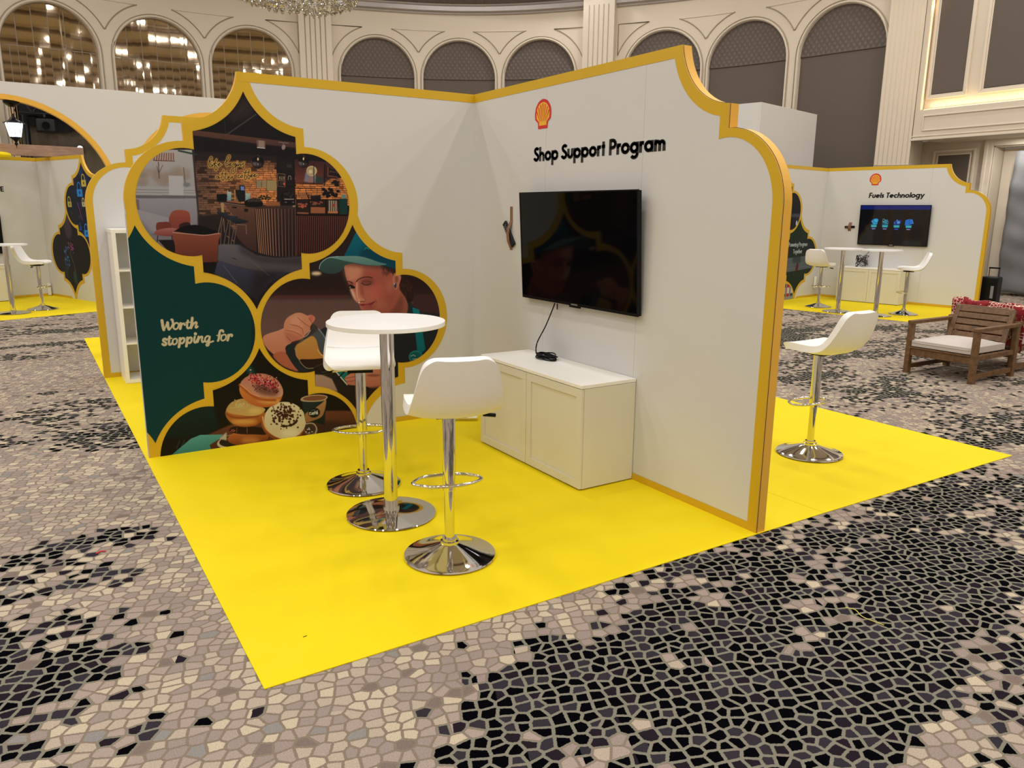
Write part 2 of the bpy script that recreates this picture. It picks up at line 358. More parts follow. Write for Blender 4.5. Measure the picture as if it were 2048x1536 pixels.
def copy_tree(o, parent=None):
    c = o.copy(); C.objects.link(c); c.parent = parent
    for ch in list(o.children): copy_tree(ch, c)
    return c
def dup(root, loc, rz, label, group=None):
    r = copy_tree(root); r.location = loc; r.rotation_euler = (0, 0, rz); r['label'] = label
    if group: r['group'] = group
    return r

# ------------------------------------------------------------------ lantern-tile geometry shared by all booths
ZC = 1.707
HT = 2.56
def arc(cx, cz, rx, rz, a0, a1, n=18):
    return [(cx + rx * math.cos(math.radians(a0 + (a1 - a0) * i / n)), cz + rz * math.sin(math.radians(a0 + (a1 - a0) * i / n))) for i in range(n + 1)]
def quarter(kind, n=18):
    """upper right quarter of one tile about (0,0): from the tip at the top to the side at mid height"""
    if kind == 'in':
        r, hx, rx, rz, sx = 0.455, 0.42, 0.314, 0.348, 0.338
    else:
        r, hx, rx, rz, sx = 0.39, 0.42, 0.383, 0.393, 0.398
    cz = 0.905
    x0 = max(0.0, hx - r)
    a0 = 180 + math.degrees(math.acos((hx - x0) / r)) if kind == 'in' else 180
    a1 = 180 + math.degrees(math.acos(min(1, (hx - sx) / r)))
    up = arc(hx, cz, r, r, a0, a1, n)
    tq = math.degrees(math.acos(max(-1, min(1, (sx - 0.40) / rx))))
    lo = arc(0.40, 0, rx, rz, tq, 0, n)
    return ([(0.0, cz)] if kind != 'in' else []) + up + lo
def tile(uc, zc, kind='in'):
    q = quarter(kind); L = [(x, z) for x, z in q] + [(x, -z) for x, z in reversed(q[:-1])]
    L = L[:-1] + [(-x, z) for x, z in reversed(L)][:-1] if kind != 'in' else L + [(-x, z) for x, z in reversed(L[1:-1])]
    return [(uc + x, zc + z) for x, z in L]
def clip(poly, axis, val, keep_ge=True):
    out = []
    def ins(p): return (p[axis] >= val - 1e-9) if keep_ge else (p[axis] <= val + 1e-9)
    for i, p in enumerate(poly):
        q = poly[(i + 1) % len(poly)]
        if ins(p): out.append(p)
        if ins(p) != ins(q):
            t = (val - p[axis]) / (q[axis] - p[axis]); r = [0, 0]
            r[axis] = val; r[1 - axis] = p[1 - axis] + t * (q[1 - axis] - p[1 - axis]); out.append(tuple(r))
    o2 = []
    for p in out:
        if not o2 or abs(p[0] - o2[-1][0]) + abs(p[1] - o2[-1][1]) > 1e-5: o2.append(p)
    return o2
def profile(tc, end_rx, kind):
    """free edge of a booth wall: from the top peak down to the floor"""
    if kind == 'out':
        r, sx, rz, ztop = 0.39, 0.398, 0.393, HT
        rx = end_rx
    else:
        r, sx, rz, ztop = 0.455, 0.338, 0.348, HT - 0.062
        rx = end_rx - 0.062
    hx, cz = 0.42, ZC + 0.905
    a0 = 180 + math.degrees(math.asin((cz - ztop) / r)); a1 = 180 + math.degrees(math.acos((hx - sx) / r))
    up = arc(tc + hx, cz, r, r, a0, a1, 20)
    tq = math.degrees(math.acos(max(-1, min(1, (sx - 0.40) / rx))))
    lo = arc(tc + 0.40, ZC, rx, rz, tq, 0, 20)
    return up + lo + [(tc + 0.40 + rx, 0.0 if kind == 'out' else 0.05)]
TH = 0.068
M1C, M2C = 1.775, 1.042
M2Z, M3Z = 0.833, -0.03
def goldborder(fr, tc, end_rx, parent, u_from=0.0, base_from=None, n=0.0015):
    o = profile(tc, end_rx, 'out'); i = profile(tc, end_rx, 'in')
    o = [(u_from, HT)] + o; i = [(u_from, HT - 0.062)] + i
    o += [(base_from if base_from is not None else 0.0, 0.0)]; i += [(base_from if base_from is not None else 0.0, 0.05)]
    return ringpoly('gold_border', fr, o, i, n, M['gold'], parent)
def mural_wall(name, label, fr, prints, parent_things=None, border=None, teal=None, low=True, off=0.0):
    """wall whose free edge follows the upper medallion; prints = materials for upper, middle and lowest medallion"""
    t = thing(name, label, 'partition'); M1C, M2C = 1.775 + off, 1.042 + off
    out = [(0.0, 0.0), (0.0, HT)] + profile(M1C, 0.383, 'out')
    prism('panel', fr, out, 0.0, -0.040, M['white'], t, M['goldedge'], plain=lambda q, w_: q[0] > 2.5 and w_[0] > 2.5 and min(q[1], w_[1]) < 0.1)
    # golden foil lattice under the prints
    g = 0.0012
    gl = [clip(tile(M1C, ZC, 'out'), 1, HT, False), tile(M2C, M2Z, 'out')]
    if low: gl += [clip(tile(M1C, M3Z, 'out'), 1, 0.0)]
    gl = [clip(p, 0, M1C + 0.40 + 0.383 - 0.001, False) for p in gl]
    gl += [[(0, HT - 0.062), (0, HT), (M1C + 0.02, HT), (M1C + 0.02, HT - 0.062)], [(0, 0), (0, 0.045), (0.80, 0.045), (0.86, 0.0)]]
    for i, p in enumerate(gl):
        p = clip(p, 1, 0.0)
        flat('gold_border', fr, p, g + i * 0.0003, M['gold'], t)
    k = g + 0.003
    for (nm, uc, zc, mt, uv) in prints:
        flat(nm, fr, clip(tile(uc + off, zc, 'in'), 1, 0.002), k, mt, t, lambda u, z, uv=uv: uv(u - off, z))
    if teal:
        tl = tile(M1C + 0.735, M2Z, 'in'); tl = clip(tl, 0, M1C + 0.40 + 0.383 - 0.002, False)
        flat(teal[0], fr, tl, k, teal[1], t, teal[2])
        # foil edge of the teal field towards the other tiles
        tg = clip(clip(tile(M1C + 0.735, M2Z, 'out'), 0, M1C + 0.40 + 0.383 - 0.003, False), 1, 0.0)
        flat('gold_border', fr, tg, g + 0.0018, M['gold'], t)
    return t

# ------------------------------------------------------------------ print painter (flat artwork on real panels)
GAIN = np.array([0.80, 0.90, 1.04])
class Canvas:
    def __init__(s, u0, u1, z0, z1, res=620, flip=True, base=(30, 25, 24)):
        s.u0, s.u1, s.z0, s.z1, s.res, s.flip = u0, u1, z0, z1, res, flip
        s.W = int((u1 - u0) * res); s.H = int((z1 - z0) * res)
        s.a = np.zeros((s.H, s.W, 3)); s.a[:] = np.array(base, float); s.tr = lambda p: p
    def uv(s, u, z): return (((s.u1 - u) if s.flip else (u - s.u0)) / (s.u1 - s.u0), (z - s.z0) / (s.z1 - s.z0))
    def px(s, pts):
        out = []
        for p in pts:
            u, z = s.tr(p); a, b = s.uv(u, z); out.append((a * s.W, b * s.H))
        return np.array(out)
    def _bb(s, P, pad):
        x0 = max(0, int(P[:, 0].min() - pad)); x1 = min(s.W, int(P[:, 0].max() + pad + 2)); y0 = max(0, int(P[:, 1].min() - pad)); y1 = min(s.H, int(P[:, 1].max() + pad + 2))
        return x0, x1, y0, y1
    def blend(s, bb, m, col, col2=None):
        x0, x1, y0, y1 = bb; col = np.array(col, float)
        if col2 is not None:
            g = np.linspace(1, 0, y1 - y0)[:, None, None]; c = col * (1 - g) + np.array(col2, float) * g
            if isinstance(col2, tuple) and len(col2) == 4: pass
        else: c = col
        m = m[:, :, None]; s.a[y0:y1, x0:x1] = s.a[y0:y1, x0:x1] * (1 - m) + c * m
    def poly(s, pts, col, blur=0.0, col2=None, alpha=1.0):
        """col = colour at the top; col2 = colour at the bottom"""
        P = s.px(pts); bb = s._bb(P, blur * 2 + 2); x0, x1, y0, y1 = bb
        if x1 <= x0 or y1 <= y0: return
        X, Y = np.meshgrid(np.arange(x0, x1) + 0.5, np.arange(y0, y1) + 0.5); m = np.zeros(X.shape, bool)
        for i in range(len(P)):
            (ax, ay), (bx, by) = P[i], P[(i + 1) % len(P)]
            if ay == by: continue
            m ^= ((ay > Y) != (by > Y)) & (X < (bx - ax) * (Y - ay) / (by - ay) + ax)
        m = blur_(m.astype(float), max(1, int(round(blur)))) if blur >= 1 else blur_(m.astype(float), 1)
        if col2 is None: s.blend(bb, m * alpha, col)
        else: s.blend(bb, m * alpha, np.array(col), None) if False else s.grad(bb, m * alpha, col, col2)
    def grad(s, bb, m, top, bot):
        x0, x1, y0, y1 = bb; g = np.linspace(0, 1, y1 - y0)[:, None, None]
        c = np.array(bot, float) * (1 - g) + np.array(top, float) * g; m = m[:, :, None]
        s.a[y0:y1, x0:x1] = s.a[y0:y1, x0:x1] * (1 - m) + c * m
    def sm(s, pts, col, blur=0.0, col2=None, alpha=1.0, k=6): s.poly(smooth_pts(pts, k, True), col, blur, col2, alpha)
    def ell(s, cx, cy, rx, ry, col, rot=0, blur=0, col2=None, alpha=1.0, n=28):
        c, q = math.cos(math.radians(rot)), math.sin(math.radians(rot))
        s.poly([(cx + rx * math.cos(t) * c - ry * math.sin(t) * q, cy + rx * math.cos(t) * q + ry * math.sin(t) * c) for t in np.linspace(0, 2 * PI, n, endpoint=False)], col, blur, col2, alpha)
    def stroke(s, pts, wd, col, alpha=1.0, soft=1.0, curve=False):
        """wd in canvas pixels"""
        if curve: pts = smooth_pts(pts, 5)
        P = s.px(pts); bb = s._bb(P, wd + soft + 1); x0, x1, y0, y1 = bb
        if x1 <= x0 or y1 <= y0: return
        X, Y = np.meshgrid(np.arange(x0, x1) + 0.5, np.arange(y0, y1) + 0.5); d = np.full(X.shape, 1e9)
        for i in range(len(P) - 1):
            a, b = P[i], P[i + 1]; ab = b - a; L = max(1e-9, ab @ ab)
            t = np.clip(((X - a[0]) * ab[0] + (Y - a[1]) * ab[1]) / L, 0, 1)
            d = np.minimum(d, np.hypot(X - a[0] - t * ab[0], Y - a[1] - t * ab[1]))
        s.blend(bb, np.clip((wd / 2 + soft / 2 - d) / soft, 0, 1) * alpha, col)
    def image(s, name):
        im = bpy.data.images.new(name, s.W, s.H, float_buffer=True); im.colorspace_settings.name = 'Non-Color'
        c = s.a / 255.0; lin = np.where(c <= 0.04045, c / 12.92, ((np.maximum(c, 0) + 0.055) / 1.055) ** 2.4)
        buf = np.ones((s.H, s.W, 4), np.float32); buf[:, :, :3] = np.clip(lin * GAIN, 0, 0.95)
        im.pixels.foreach_set(buf.ravel()); im.update(); im.pack(); return im
    def material(s, name, rough=0.38, emit=0):
        m, nt, b = nodes_of(name); t = nt.nodes.new('ShaderNodeTexImage'); t.image = s.image(name); t.extension = 'EXTEND'
        nt.links.new(t.outputs['Color'], b.inputs['Base Color']); b.inputs['Roughness'].default_value = 0.45; b.inputs['Specular IOR Level'].default_value = 0.14
        if emit: nt.links.new(t.outputs['Color'], b.inputs['Emission Color']); b.inputs['Emission Strength'].default_value = emit
        return m
def blur_(m, r):
    for ax in (0, 1):
        for _ in range(2):
            k = 2 * r + 1 if r > 1 else 2
            p = [(0, 0), (0, 0)]; p[ax] = (k // 2 + 1, k - k // 2 - 1 if k > 2 else 0)
            c = np.cumsum(np.pad(m, p), axis=ax)
            if ax == 0: m = (c[k:] - c[:-k])[:m.shape[0]] / k
            else: m = (c[:, k:] - c[:, :-k])[:, :m.shape[1]] / k
    return m
def view(ox, oy, sc):
    """trace coordinates of the artwork -> position on the big mural wall (y = 0)"""
    def f(p):
        P = onp(ox + p[0] / sc, oy + p[1] / sc, 1, 0.0); return (-P[0], P[2])
    return f
VA, VB, VC = view(380, 190, 6.4), view(380, 380, 6.4), view(240, 140, 3.072)
VW, VD, VT, VL = view(520, 480, 5.1194), view(400, 740, 6.4), view(310, 620, 12.047), view(405, 305, 17.067)

def paint_cafe():
    c = Canvas(1.04, 2.52, 0.98, 2.45, 600, base=(28, 23, 24))
    c.tr = VA
    c.sm([(480, 300), (600, 150), (700, 30), (800, 190), (760, 260), (600, 320)], (58, 44, 40), 12, alpha=0.8)
    c.stroke([(450, 520), (840, 250)], 5, (66, 60, 58)); c.stroke([(440, 340), (455, 500)], 2, (55, 50, 50)); c.stroke([(560, 330), (800, 120)], 8, (46, 36, 34), soft=6)
    c.poly([(20, 450), (600, 520), (1345, 612), (1350, 680), (850, 625), (20, 520)], (98, 62, 50), 1, (74, 50, 44))
    c.stroke([(20, 520), (850, 628), (1345, 682)], 3, (40, 28, 26))
    # brick slip wall
    wall = [(60, 720), (1110, 790), (1110, 1500), (1100, 1700), (120, 1900)]
    c.poly(wall, (40, 30, 30), 0, (78, 58, 48))
    r = random.Random(4)
    row = 0; y = 790
    while y < 1720:
        x = 60 - r.random() * 70
        while x < 2080:
            L = 45 + r.random() * 60
            xx = x + L / 2
            lim = 840 if xx < 1130 else (1010 if xx > 1330 else 9999)
            if y > lim and not (xx > 1330 and y > 1420) and not (xx > 1700 and y < 1060):
                gx = min(1, max(0, (xx - 160) / 740)) ** 1.25; gy = min(1, max(0, (y - 800) / 230))
                glow = gx ** 0.8 * gy * max(0, 1 - max(0, y - 1320) / 500) if xx < 1130 else 0.95
                k = (0.86 + 0.24 * r.random()); dk = 0.55 if (r.random() < 0.22 and glow < 0.6) else 1
                b = np.array((104, 72, 56)) * (0.75 + 0.35 * gy) if xx < 1130 else np.array((120, 70, 50))
                col = (b * (1 - glow) + np.array((226, 134, 72)) * glow) * k * dk
                x0, x1 = max(x, 62), x + L - 4
                if x1 > x0: c.poly([(x0, y), (x1, y + 1), (x1, y + 24), (x0, y + 23)], tuple(col))
            x += L
        y += 27.5; row += 1
    # window on the left
    c.tr = VC
    c.poly([(60, 490), (440, 492), (455, 640), (470, 770), (490, 955), (420, 960), (330, 1000), (150, 1010), (80, 870), (60, 700)], (178, 166, 156), 0, (146, 138, 142))
    for i in range(26):
        c.ell(120 + r.random() * 330, 610 + r.random() * 100, 18 + 25 * r.random(), 14 + 14 * r.random(), (158 - 20 * r.random(), 128, 112), blur=5, alpha=0.5)
    c.stroke([(235, 565), (240, 665)], 3, (90, 66, 58)); c.stroke([(238, 640), (225, 590)], 2, (100, 76, 66)); c.stroke([(240, 630), (262, 585)], 2, (100, 76, 66)); c.stroke([(390, 600), (400, 700)], 3, (110, 84, 74))
    for i in range(9): c.stroke([(215 + i * 14, 512), (208 + i * 15, 552 + i % 2 * 6)], 4, (142, 78, 60))
    c.stroke([(205, 555), (335, 560)], 3, (105, 58, 46))
    c.poly([(70, 715), (465, 720), (468, 770), (80, 768)], (168, 160, 154)); c.stroke([(80, 735), (466, 740)], 2, (120, 112, 108)); c.stroke([(80, 752), (466, 755)], 2, (128, 120, 116))
    c.poly([(296, 650), (385, 652), (388, 772), (300, 770)], (184, 176, 172)); c.ell(410, 705, 22, 14, (120, 122, 120), blur=2)
    c.poly([(85, 770), (470, 774), (472, 792), (88, 790)], (104, 97, 96)); c.poly([(90, 792), (470, 794), (485, 950), (470, 955), (110, 860)], (150, 142, 144), 0, (132, 122, 124))
    c.poly([(85, 790), (115, 800), (118, 860), (95, 860)], (120, 100, 98))
    c.poly([(440, 492), (452, 492), (492, 960), (480, 962)], (62, 50, 48)); c.stroke([(360, 496), (470, 520)], 6, (44, 56, 46), soft=3)
    c.ell(300, 1180, 60, 40, (20, 18, 20)); c.poly([(110, 900), (200, 1000), (330, 1010), (345, 1120), (240, 1120), (120, 960)], (136, 126, 128), 6, (110, 100, 102))
    c.poly([(232, 1046), (335, 1044), (348, 1130), (290, 1110)], (24, 20, 22))
    # shelf column, pictures, lamps
    c.tr = VA
    c.poly([(1100, 810), (1335, 830), (1345, 1400), (1110, 1400)], (33, 26, 27)); c.stroke([(1112, 828), (1325, 838), (1325, 985), (1112, 975), (1112, 828)], 2, (18, 14, 15))
    for q in range(5): c.stroke([(1235 + q * 14, 890), (1250 + q * 12, 930)], 1.5, (86, 72, 68))
    c.stroke([(1118, 1005), (1215, 1015), (1215, 1175), (1120, 1165), (1118, 1005)], 2.5, (128, 86, 62)); c.stroke([(1118, 1095), (1215, 1102)], 2.5, (128, 86, 62))
    for q in range(6): c.poly([(1128 + q * 13, 1045), (1136 + q * 13, 1045), (1136 + q * 13, 1092), (1128 + q * 13, 1090)], (190, 160, 110) if q % 2 else (60, 50, 50))
    c.ell(1165, 1135, 28, 22, (50, 50, 48)); c.ell(1200, 1140, 12, 20, (205, 90, 70)); c.stroke([(1255, 1085), (1258, 1045), (1275, 1035), (1290, 1050), (1290, 1085)], 2.5, (150, 130, 118), curve=True)
    c.stroke([(1225, 1015), (1325, 1022), (1325, 1175), (1225, 1165), (1225, 1015)], 2, (15, 12, 12))
    c.poly([(1335, 830), (1705, 860), (1900, 880), (1900, 1000), (1700, 1140), (1345, 1125)], (72, 42, 42))
    c.poly([(1335, 838), (1705, 872), (1692, 1132), (1345, 1118)], (62, 34, 36), 0, (116, 58, 46)); c.poly([(1600, 1040), (1695, 1050), (1690, 1130), (1600, 1120)], (46, 60, 54), 3)
    c.poly([(1455, 1110), (1475, 1000), (1530, 940), (1590, 960), (1610, 1050), (1600, 1118)], (124, 118, 128), 2); c.poly([(1500, 1115), (1520, 1040), (1590, 1040), (1570, 1118)], (150, 110, 104), 2)
    c.ell(1552, 975, 68, 66, (206, 178, 128)); c.ell(1548, 978, 54, 52, (178, 140, 92)); c.ell(1540, 982, 26, 28, (214, 196, 166), blur=2)
    c.stroke([(1335, 1128), (1692, 1142)], 3, (26, 18, 18)); c.stroke([(1582, 890), (1584, 1130)], 3, (22, 16, 16)); c.stroke([(1345, 1190), (1700, 1200)], 3, (40, 22, 18))
    c.stroke([(1722, 880), (1718, 1160)], 4, (24, 18, 18)); c.stroke([(1740, 900), (1738, 1060), (1900, 1075)], 3, (26, 20, 20)); c.stroke([(1765, 930), (1765, 1035), (1880, 1048)], 2, (150, 90, 60)); c.poly([(1770, 935), (1850, 960), (1880, 1040), (1770, 1030)], (34, 26, 26))
    for q in range(4): c.stroke([(1785 + q * 20, 990), (1800 + q * 18, 970 + q * 6)], 1.5, (150, 110, 80))
    for cx, cy, rr in ((863, 866, 80), (1445, 862, 72)):
        c.ell(cx, cy, rr, rr, (22, 18, 20)); c.ell(cx, cy + 26, rr * 0.8, rr * 0.42, (60, 48, 46), blur=3); c.poly([(cx - rr * .95, cy - 8), (cx - 10, cy - 4), (cx - 20, cy + 40), (cx - rr * .7, cy + 30)], (128, 116, 114), 3, alpha=0.7)
        c.ell(cx + 2, cy - 42, 9, 20, (255, 214, 160), blur=1); c.ell(cx + 2, cy + 24, 6, 12, (190, 170, 160), blur=1); c.stroke([(cx, cy - rr - 20), (cx + 30, cy - rr + 10)], 2, (90, 74, 68))
    c.poly([(845, 578), (962, 592), (958, 682), (852, 672)], (112, 84, 72)); c.poly([(870, 582), (945, 592), (945, 678), (872, 670)], (150, 122, 106)); c.stroke([(860, 672), (955, 682)], 3, (220, 205, 190))
    c.stroke([(1135, 605), (1255, 618)], 3, (130, 112, 104)); c.stroke([(1192, 610), (1190, 650)], 3, (120, 104, 96)); c.ell(1192, 672, 24, 34, (150, 126, 116), rot=15)
    # wall boxes, tablet
    for (x0, x1, y0, y1, cc) in ((845, 905, 1095, 1190, (142, 124, 92)), (915, 972, 1095, 1190, (150, 130, 96)), (978, 1100, 1092, 1228, (158, 134, 88))):
        c.poly([(x0, y0), (x1, y0 + 4), (x1, y1), (x0, y1 - 4)], cc)
        c.stroke([(x0, y0), (x0, y1)], 1.5, (70, 54, 40))
    c.poly([(582, 1195), (632, 1180), (640, 1340), (585, 1340)], (120, 86, 62)); c.poly([(628, 1155), (694, 1162), (700, 1344), (630, 1344)], (26, 24, 30)); c.poly([(642, 1170), (688, 1176), (690, 1243), (646, 1240)], (112, 134, 190))
    # neon script
    def L(pts, y=0):
        strokes.append([(p[0], p[1]) for p in pts])
    strokes = []
    L([(225, 330), (290, 270), (318, 190), (285, 160), (235, 260), (215, 380), (225, 470), (270, 500), (330, 440)]); L([(325, 400), (315, 450), (345, 455), (400, 390)]); L([(330, 330), (332, 334)])
    L([(475, 235), (430, 330), (415, 480), (440, 590), (480, 590), (495, 500), (440, 440)]); L([(360, 375), (500, 360)]); L([(500, 420), (570, 410), (590, 375), (550, 375), (530, 430), (560, 465), (640, 410)])
    L([(780, 350), (880, 250), (930, 150), (910, 105), (860, 150), (810, 300), (795, 400), (820, 460), (860, 440), (870, 390), (830, 370)]); L([(880, 430), (950, 410), (965, 370), (920, 380), (915, 430), (960, 450), (1010, 420)])
    L([(1110, 370), (1050, 360), (1040, 420), (1090, 430), (1120, 370), (1130, 500), (1110, 650), (1050, 730), (985, 700), (990, 600), (1080, 510), (1180, 440)]); L([(1170, 380), (1160, 450), (1200, 450)]); L([(1185, 310), (1187, 314)])
    L([(1210, 390), (1220, 450), (1270, 390), (1290, 400), (1300, 450), (1380, 370), (1420, 345)]); L([(1370, 380), (1400, 450), (1395, 520), (1370, 500), (1360, 480)])
    L([(545, 820), (490, 810), (465, 870), (520, 885), (550, 820), (560, 880), (620, 850)]); L([(715, 600), (670, 720), (655, 860), (670, 940), (710, 945), (735, 860), (700, 790)]); L([(610, 730), (870, 730)])
    L([(805, 660), (775, 800), (785, 910), (830, 910)]); L([(850, 870), (910, 850), (905, 820), (865, 850), (870, 920), (930, 910), (980, 830)]); L([(985, 840), (1010, 830), (1025, 820), (990, 920)])
    L([(1260, 770), (1215, 780), (1205, 850), (1240, 860), (1310, 830)]); L([(1340, 780), (1300, 810), (1310, 850), (1350, 850), (1370, 790), (1350, 770)]); L([(1490, 590), (1440, 750), (1430, 880), (1460, 930), (1500, 880), (1500, 800), (1460, 790)])
    L([(1390, 690), (1620, 670)]); L([(1595, 570), (1560, 720), (1545, 850), (1575, 910), (1610, 860), (1610, 790), (1580, 780)]); L([(1640, 810), (1690, 790), (1690, 755), (1650, 780), (1650, 830), (1700, 830)]); L([(1730, 800), (1790, 780), (1790, 745), (1745, 770), (1750, 820), (1810, 820), (1870, 770)])
    c.tr = VL
    for st in strokes: c.stroke(st, 11, (206, 134, 40), 0.5, soft=8, curve=True)
    for st in strokes: c.stroke(st, 6.5, (240, 194, 110), 0.9, soft=3, curve=True)
    for st in strokes: c.stroke(st, 3.0, (34, 14, 12), 1.0, curve=True)
    # counter
    c.tr = VB
    c.poly([(100, 330), (430, 300), (600, 600), (850, 800), (400, 720), (360, 560), (100, 540)], (44, 32, 32), 3, (30, 24, 26))
    c.poly([(430, 175), (830, 235), (1360, 240), (2040, 320), (2040, 560), (1800, 760), (1430, 830), (1100, 840), (850, 800), (720, 735), (600, 610), (560, 340)], (74, 46, 38), 0, (36, 22, 24))
    c.poly([(430, 175), (830, 235), (850, 800), (720, 735), (600, 610), (560, 340)], (108, 70, 54), 0, (60, 38, 34))
    for i in range(10): c.stroke([(600 + i * 25, 250 + i * 4), (640 + i * 22, 620 + i * 18)], 2, (72, 46, 38), alpha=0.6)
    x = 832.0; i = 0
    while x < 1372:
        k = min(1, (x - 830) / 420); col = np.array((158, 110, 82)) * (1 - k) + np.array((74, 54, 50)) * k
        bot = 800 + 45 * math.sin(min(1, (x - 830) / 300) * PI / 2)
        c.stroke([(x, 245), (x + 12 + 30 * (1 - k), bot)], 3.0 + 2.2 * min(1, (x - 830) / 200), (22, 14, 16)); c.stroke([(x + 9, 245), (x + 20 + 30 * (1 - k), bot)], 2.6 + 2.2 * min(1, (x - 830) / 200), tuple(col * 1.12))
        x += 22 + min(22, (x - 830) / 12); i += 1
    x = 1378
    while x < 2040:
        c.stroke([(x, 335), (x - 10, 830)], 2.4, (128, 60, 44), alpha=0.85); c.stroke([(x + 12, 335), (x + 2, 830)], 2.2, (26, 13, 15)); x += 27
    c.poly([(320, 150), (430, 145), (700, 185), (1350, 205), (1360, 240), (830, 235), (700, 220), (430, 180)], (62, 44, 40)); c.stroke([(430, 165), (700, 205)], 2, (150, 120, 100))
    c.poly([(385, 165), (425, 165), (432, 290), (400, 285)], (168, 136, 92)); c.poly([(690, 240), (740, 245), (735, 285), (690, 280)], (26, 20, 20)); c.poly([(530, 215), (595, 220), (590, 238), (530, 232)], (30, 22, 22))
    c.poly([(335, 55), (465, 55), (465, 150), (340, 150)], (16, 22, 24)); c.poly([(575, 0), (700, 10), (700, 150), (620, 155), (580, 60)], (24, 26, 30)); c.stroke([(572, 0), (575, 140)], 4, (180, 130, 80))
    for (x0, x1, y0, y1) in ((470, 525, 25, 138), (705, 765, 45, 150)):
        c.poly([(x0, y0), (x1, y0), (x1 - 4, y1), (x0 + 4, y1)], (176, 176, 160), 0, (92, 150, 158)); c.stroke([(x0 + 15, y0), (x0 + 10, y0 - 22)], 2, (200, 190, 170))
    c.poly([(465, 140), (610, 145), (600, 160), (470, 155)], (150, 90, 66))
    c.sm([(695, 150), (780, 110), (860, 110), (925, 165), (910, 210), (800, 220), (710, 205)], (20, 16, 18))
    for i in range(10): c.stroke([(740 + i * 17, 150), (752 + i * 17, 95 + (i % 3) * 14)], 1.5, (112, 98, 92))
    for i in range(14): c.ell(880 + i * 10, 100 + 22 * math.sin(i * 1.7), 16, 9, (28, 34, 24), rot=i * 31)
    c.poly([(990, 155), (1150, 150), (1150, 205), (960, 205)], (150, 88, 52), 2); c.stroke([(990, 140), (1050, 90)], 2, (40, 24, 18))
    c.poly([(1160, 60), (1200, 20), (1340, 20), (1350, 200), (1160, 200)], (26, 20, 22))
    for i in range(34): c.ell(1200 + r.random() * 130, 25 + r.random() * 85, 5, 4, (110, 96, 88), alpha=0.7)
    c.stroke([(1205, 118), (1325, 118)], 2, (220, 200, 180)); c.ell(1222, 160, 16, 6, (130, 120, 112)); c.ell(1315, 160, 12, 6, (130, 120, 112)); c.ell(1328, 208, 20, 8, (220, 180, 140), blur=2)
    c.poly([(1355, 120), (2010, 130), (2010, 330), (1360, 320)], (42, 28, 27)); c.poly([(1540, 220), (1725, 225), (1725, 300), (1540, 300)], (158, 92, 60)); c.poly([(1365, 285), (1515, 290), (1515, 312), (1365, 308)], (140, 84, 58))
    for i in range(16): c.ell(1375 + r.random() * 110, 180 + r.random() * 50, 15, 12, (200 - 60 * r.random(), 84, 58))
    for i in range(18): c.ell(1540 + r.random() * 150, 150 + r.random() * 45, 12, 10, (126 + 40 * r.random(), 80, 60))
    for i in range(26): c.stroke([(1370 + i * 6, 30 + (i * 37) % 50), (1374 + i * 6, 100)], 1.6, (54, 34, 28) if i % 2 else (196, 130, 84))
    c.poly([(1535, 75), (1670, 70), (1670, 150), (1540, 150)], (32, 26, 28)); c.poly([(1760, 135), (1890, 140), (1890, 275), (1765, 270)], (120, 100, 84))
    for i in range(9): c.stroke([(1768 + i * 14, 140), (1768 + i * 14, 270)], 2.4, (196, 178, 150) if i % 2 else (60, 44, 40))
    c.ell(1838, 200, 14, 22, (190, 60, 50)); c.poly([(1760, 272), (1890, 275), (1890, 303), (1760, 300)], (190, 116, 66))
    for xx in (1357, 1520, 1735, 1890): c.stroke([(xx, 60 if xx < 1600 else 120), (xx + 6, 320)], 3.2, (18, 13, 14))
    c.stroke([(1357, 120), (1520, 125), (1740, 125), (1900, 128)], 2.5, (20, 15, 15)); c.stroke([(1357, 318), (2020, 326)], 5, (16, 12, 13)); c.stroke([(1490, 40), (1525, 130)], 3, (24, 18, 18))
    c.poly([(1905, 112), (2010, 115), (2010, 315), (1915, 315)], (22, 56, 50)); c.ell(1960, 85, 26, 26, (90, 140, 130))
    c.tr = VA
    for i in range(26): c.ell(1700 + 190 * r.random(), 1205 + 100 * r.random(), 22, 18, (24, 20, 24))
    for i in range(16): c.ell(1820 + 70 * r.random(), 1105 + 60 * r.random(), 20, 16, (30, 24, 26))
    for i in range(10): c.ell(1900 + 60 * r.random(), 1130 + 70 * r.random(), 14, 9, (120, 66, 44), alpha=0.7)
    # floor
    c.tr = VB
    c.poly([(360, 700), (430, 690), (620, 700), (720, 760), (850, 835), (1100, 870), (1430, 850), (1440, 1060), (1100, 1060), (900, 1045), (600, 985), (350, 905)], (98, 95, 102), 2, (72, 62, 62))
    c.poly([(620, 690), (850, 835), (1100, 870), (1440, 850), (1440, 960), (900, 930), (640, 800)], (54, 44, 44), 10, alpha=0.8)
    c.poly([(360, 900), (600, 985), (900, 1045), (1260, 1052), (1000, 1200), (860, 1400), (600, 1260), (300, 1060)], (66, 64, 84), 2, (34, 32, 40))
    c.poly([(800, 1050), (1260, 1052), (1000, 1200), (860, 1400), (800, 1380)], (36, 31, 36), 14); c.stroke([(430, 970), (600, 1190)], 2, (98, 92, 98)); c.stroke([(750, 880), (1010, 1095)], 2, (110, 98, 96), alpha=0.6)
    # bar stools
    for (sx, pts) in ((0, [(340, 283), (460, 300), (480, 325), (430, 345), (370, 322)]), (1, [(425, 318), (550, 335), (610, 350), (520, 390), (455, 365)]), (2, [(495, 345), (640, 370), (745, 410), (600, 435), (540, 415)])):
        c.sm(pts, (46, 50, 58), 0, (26, 26, 32))
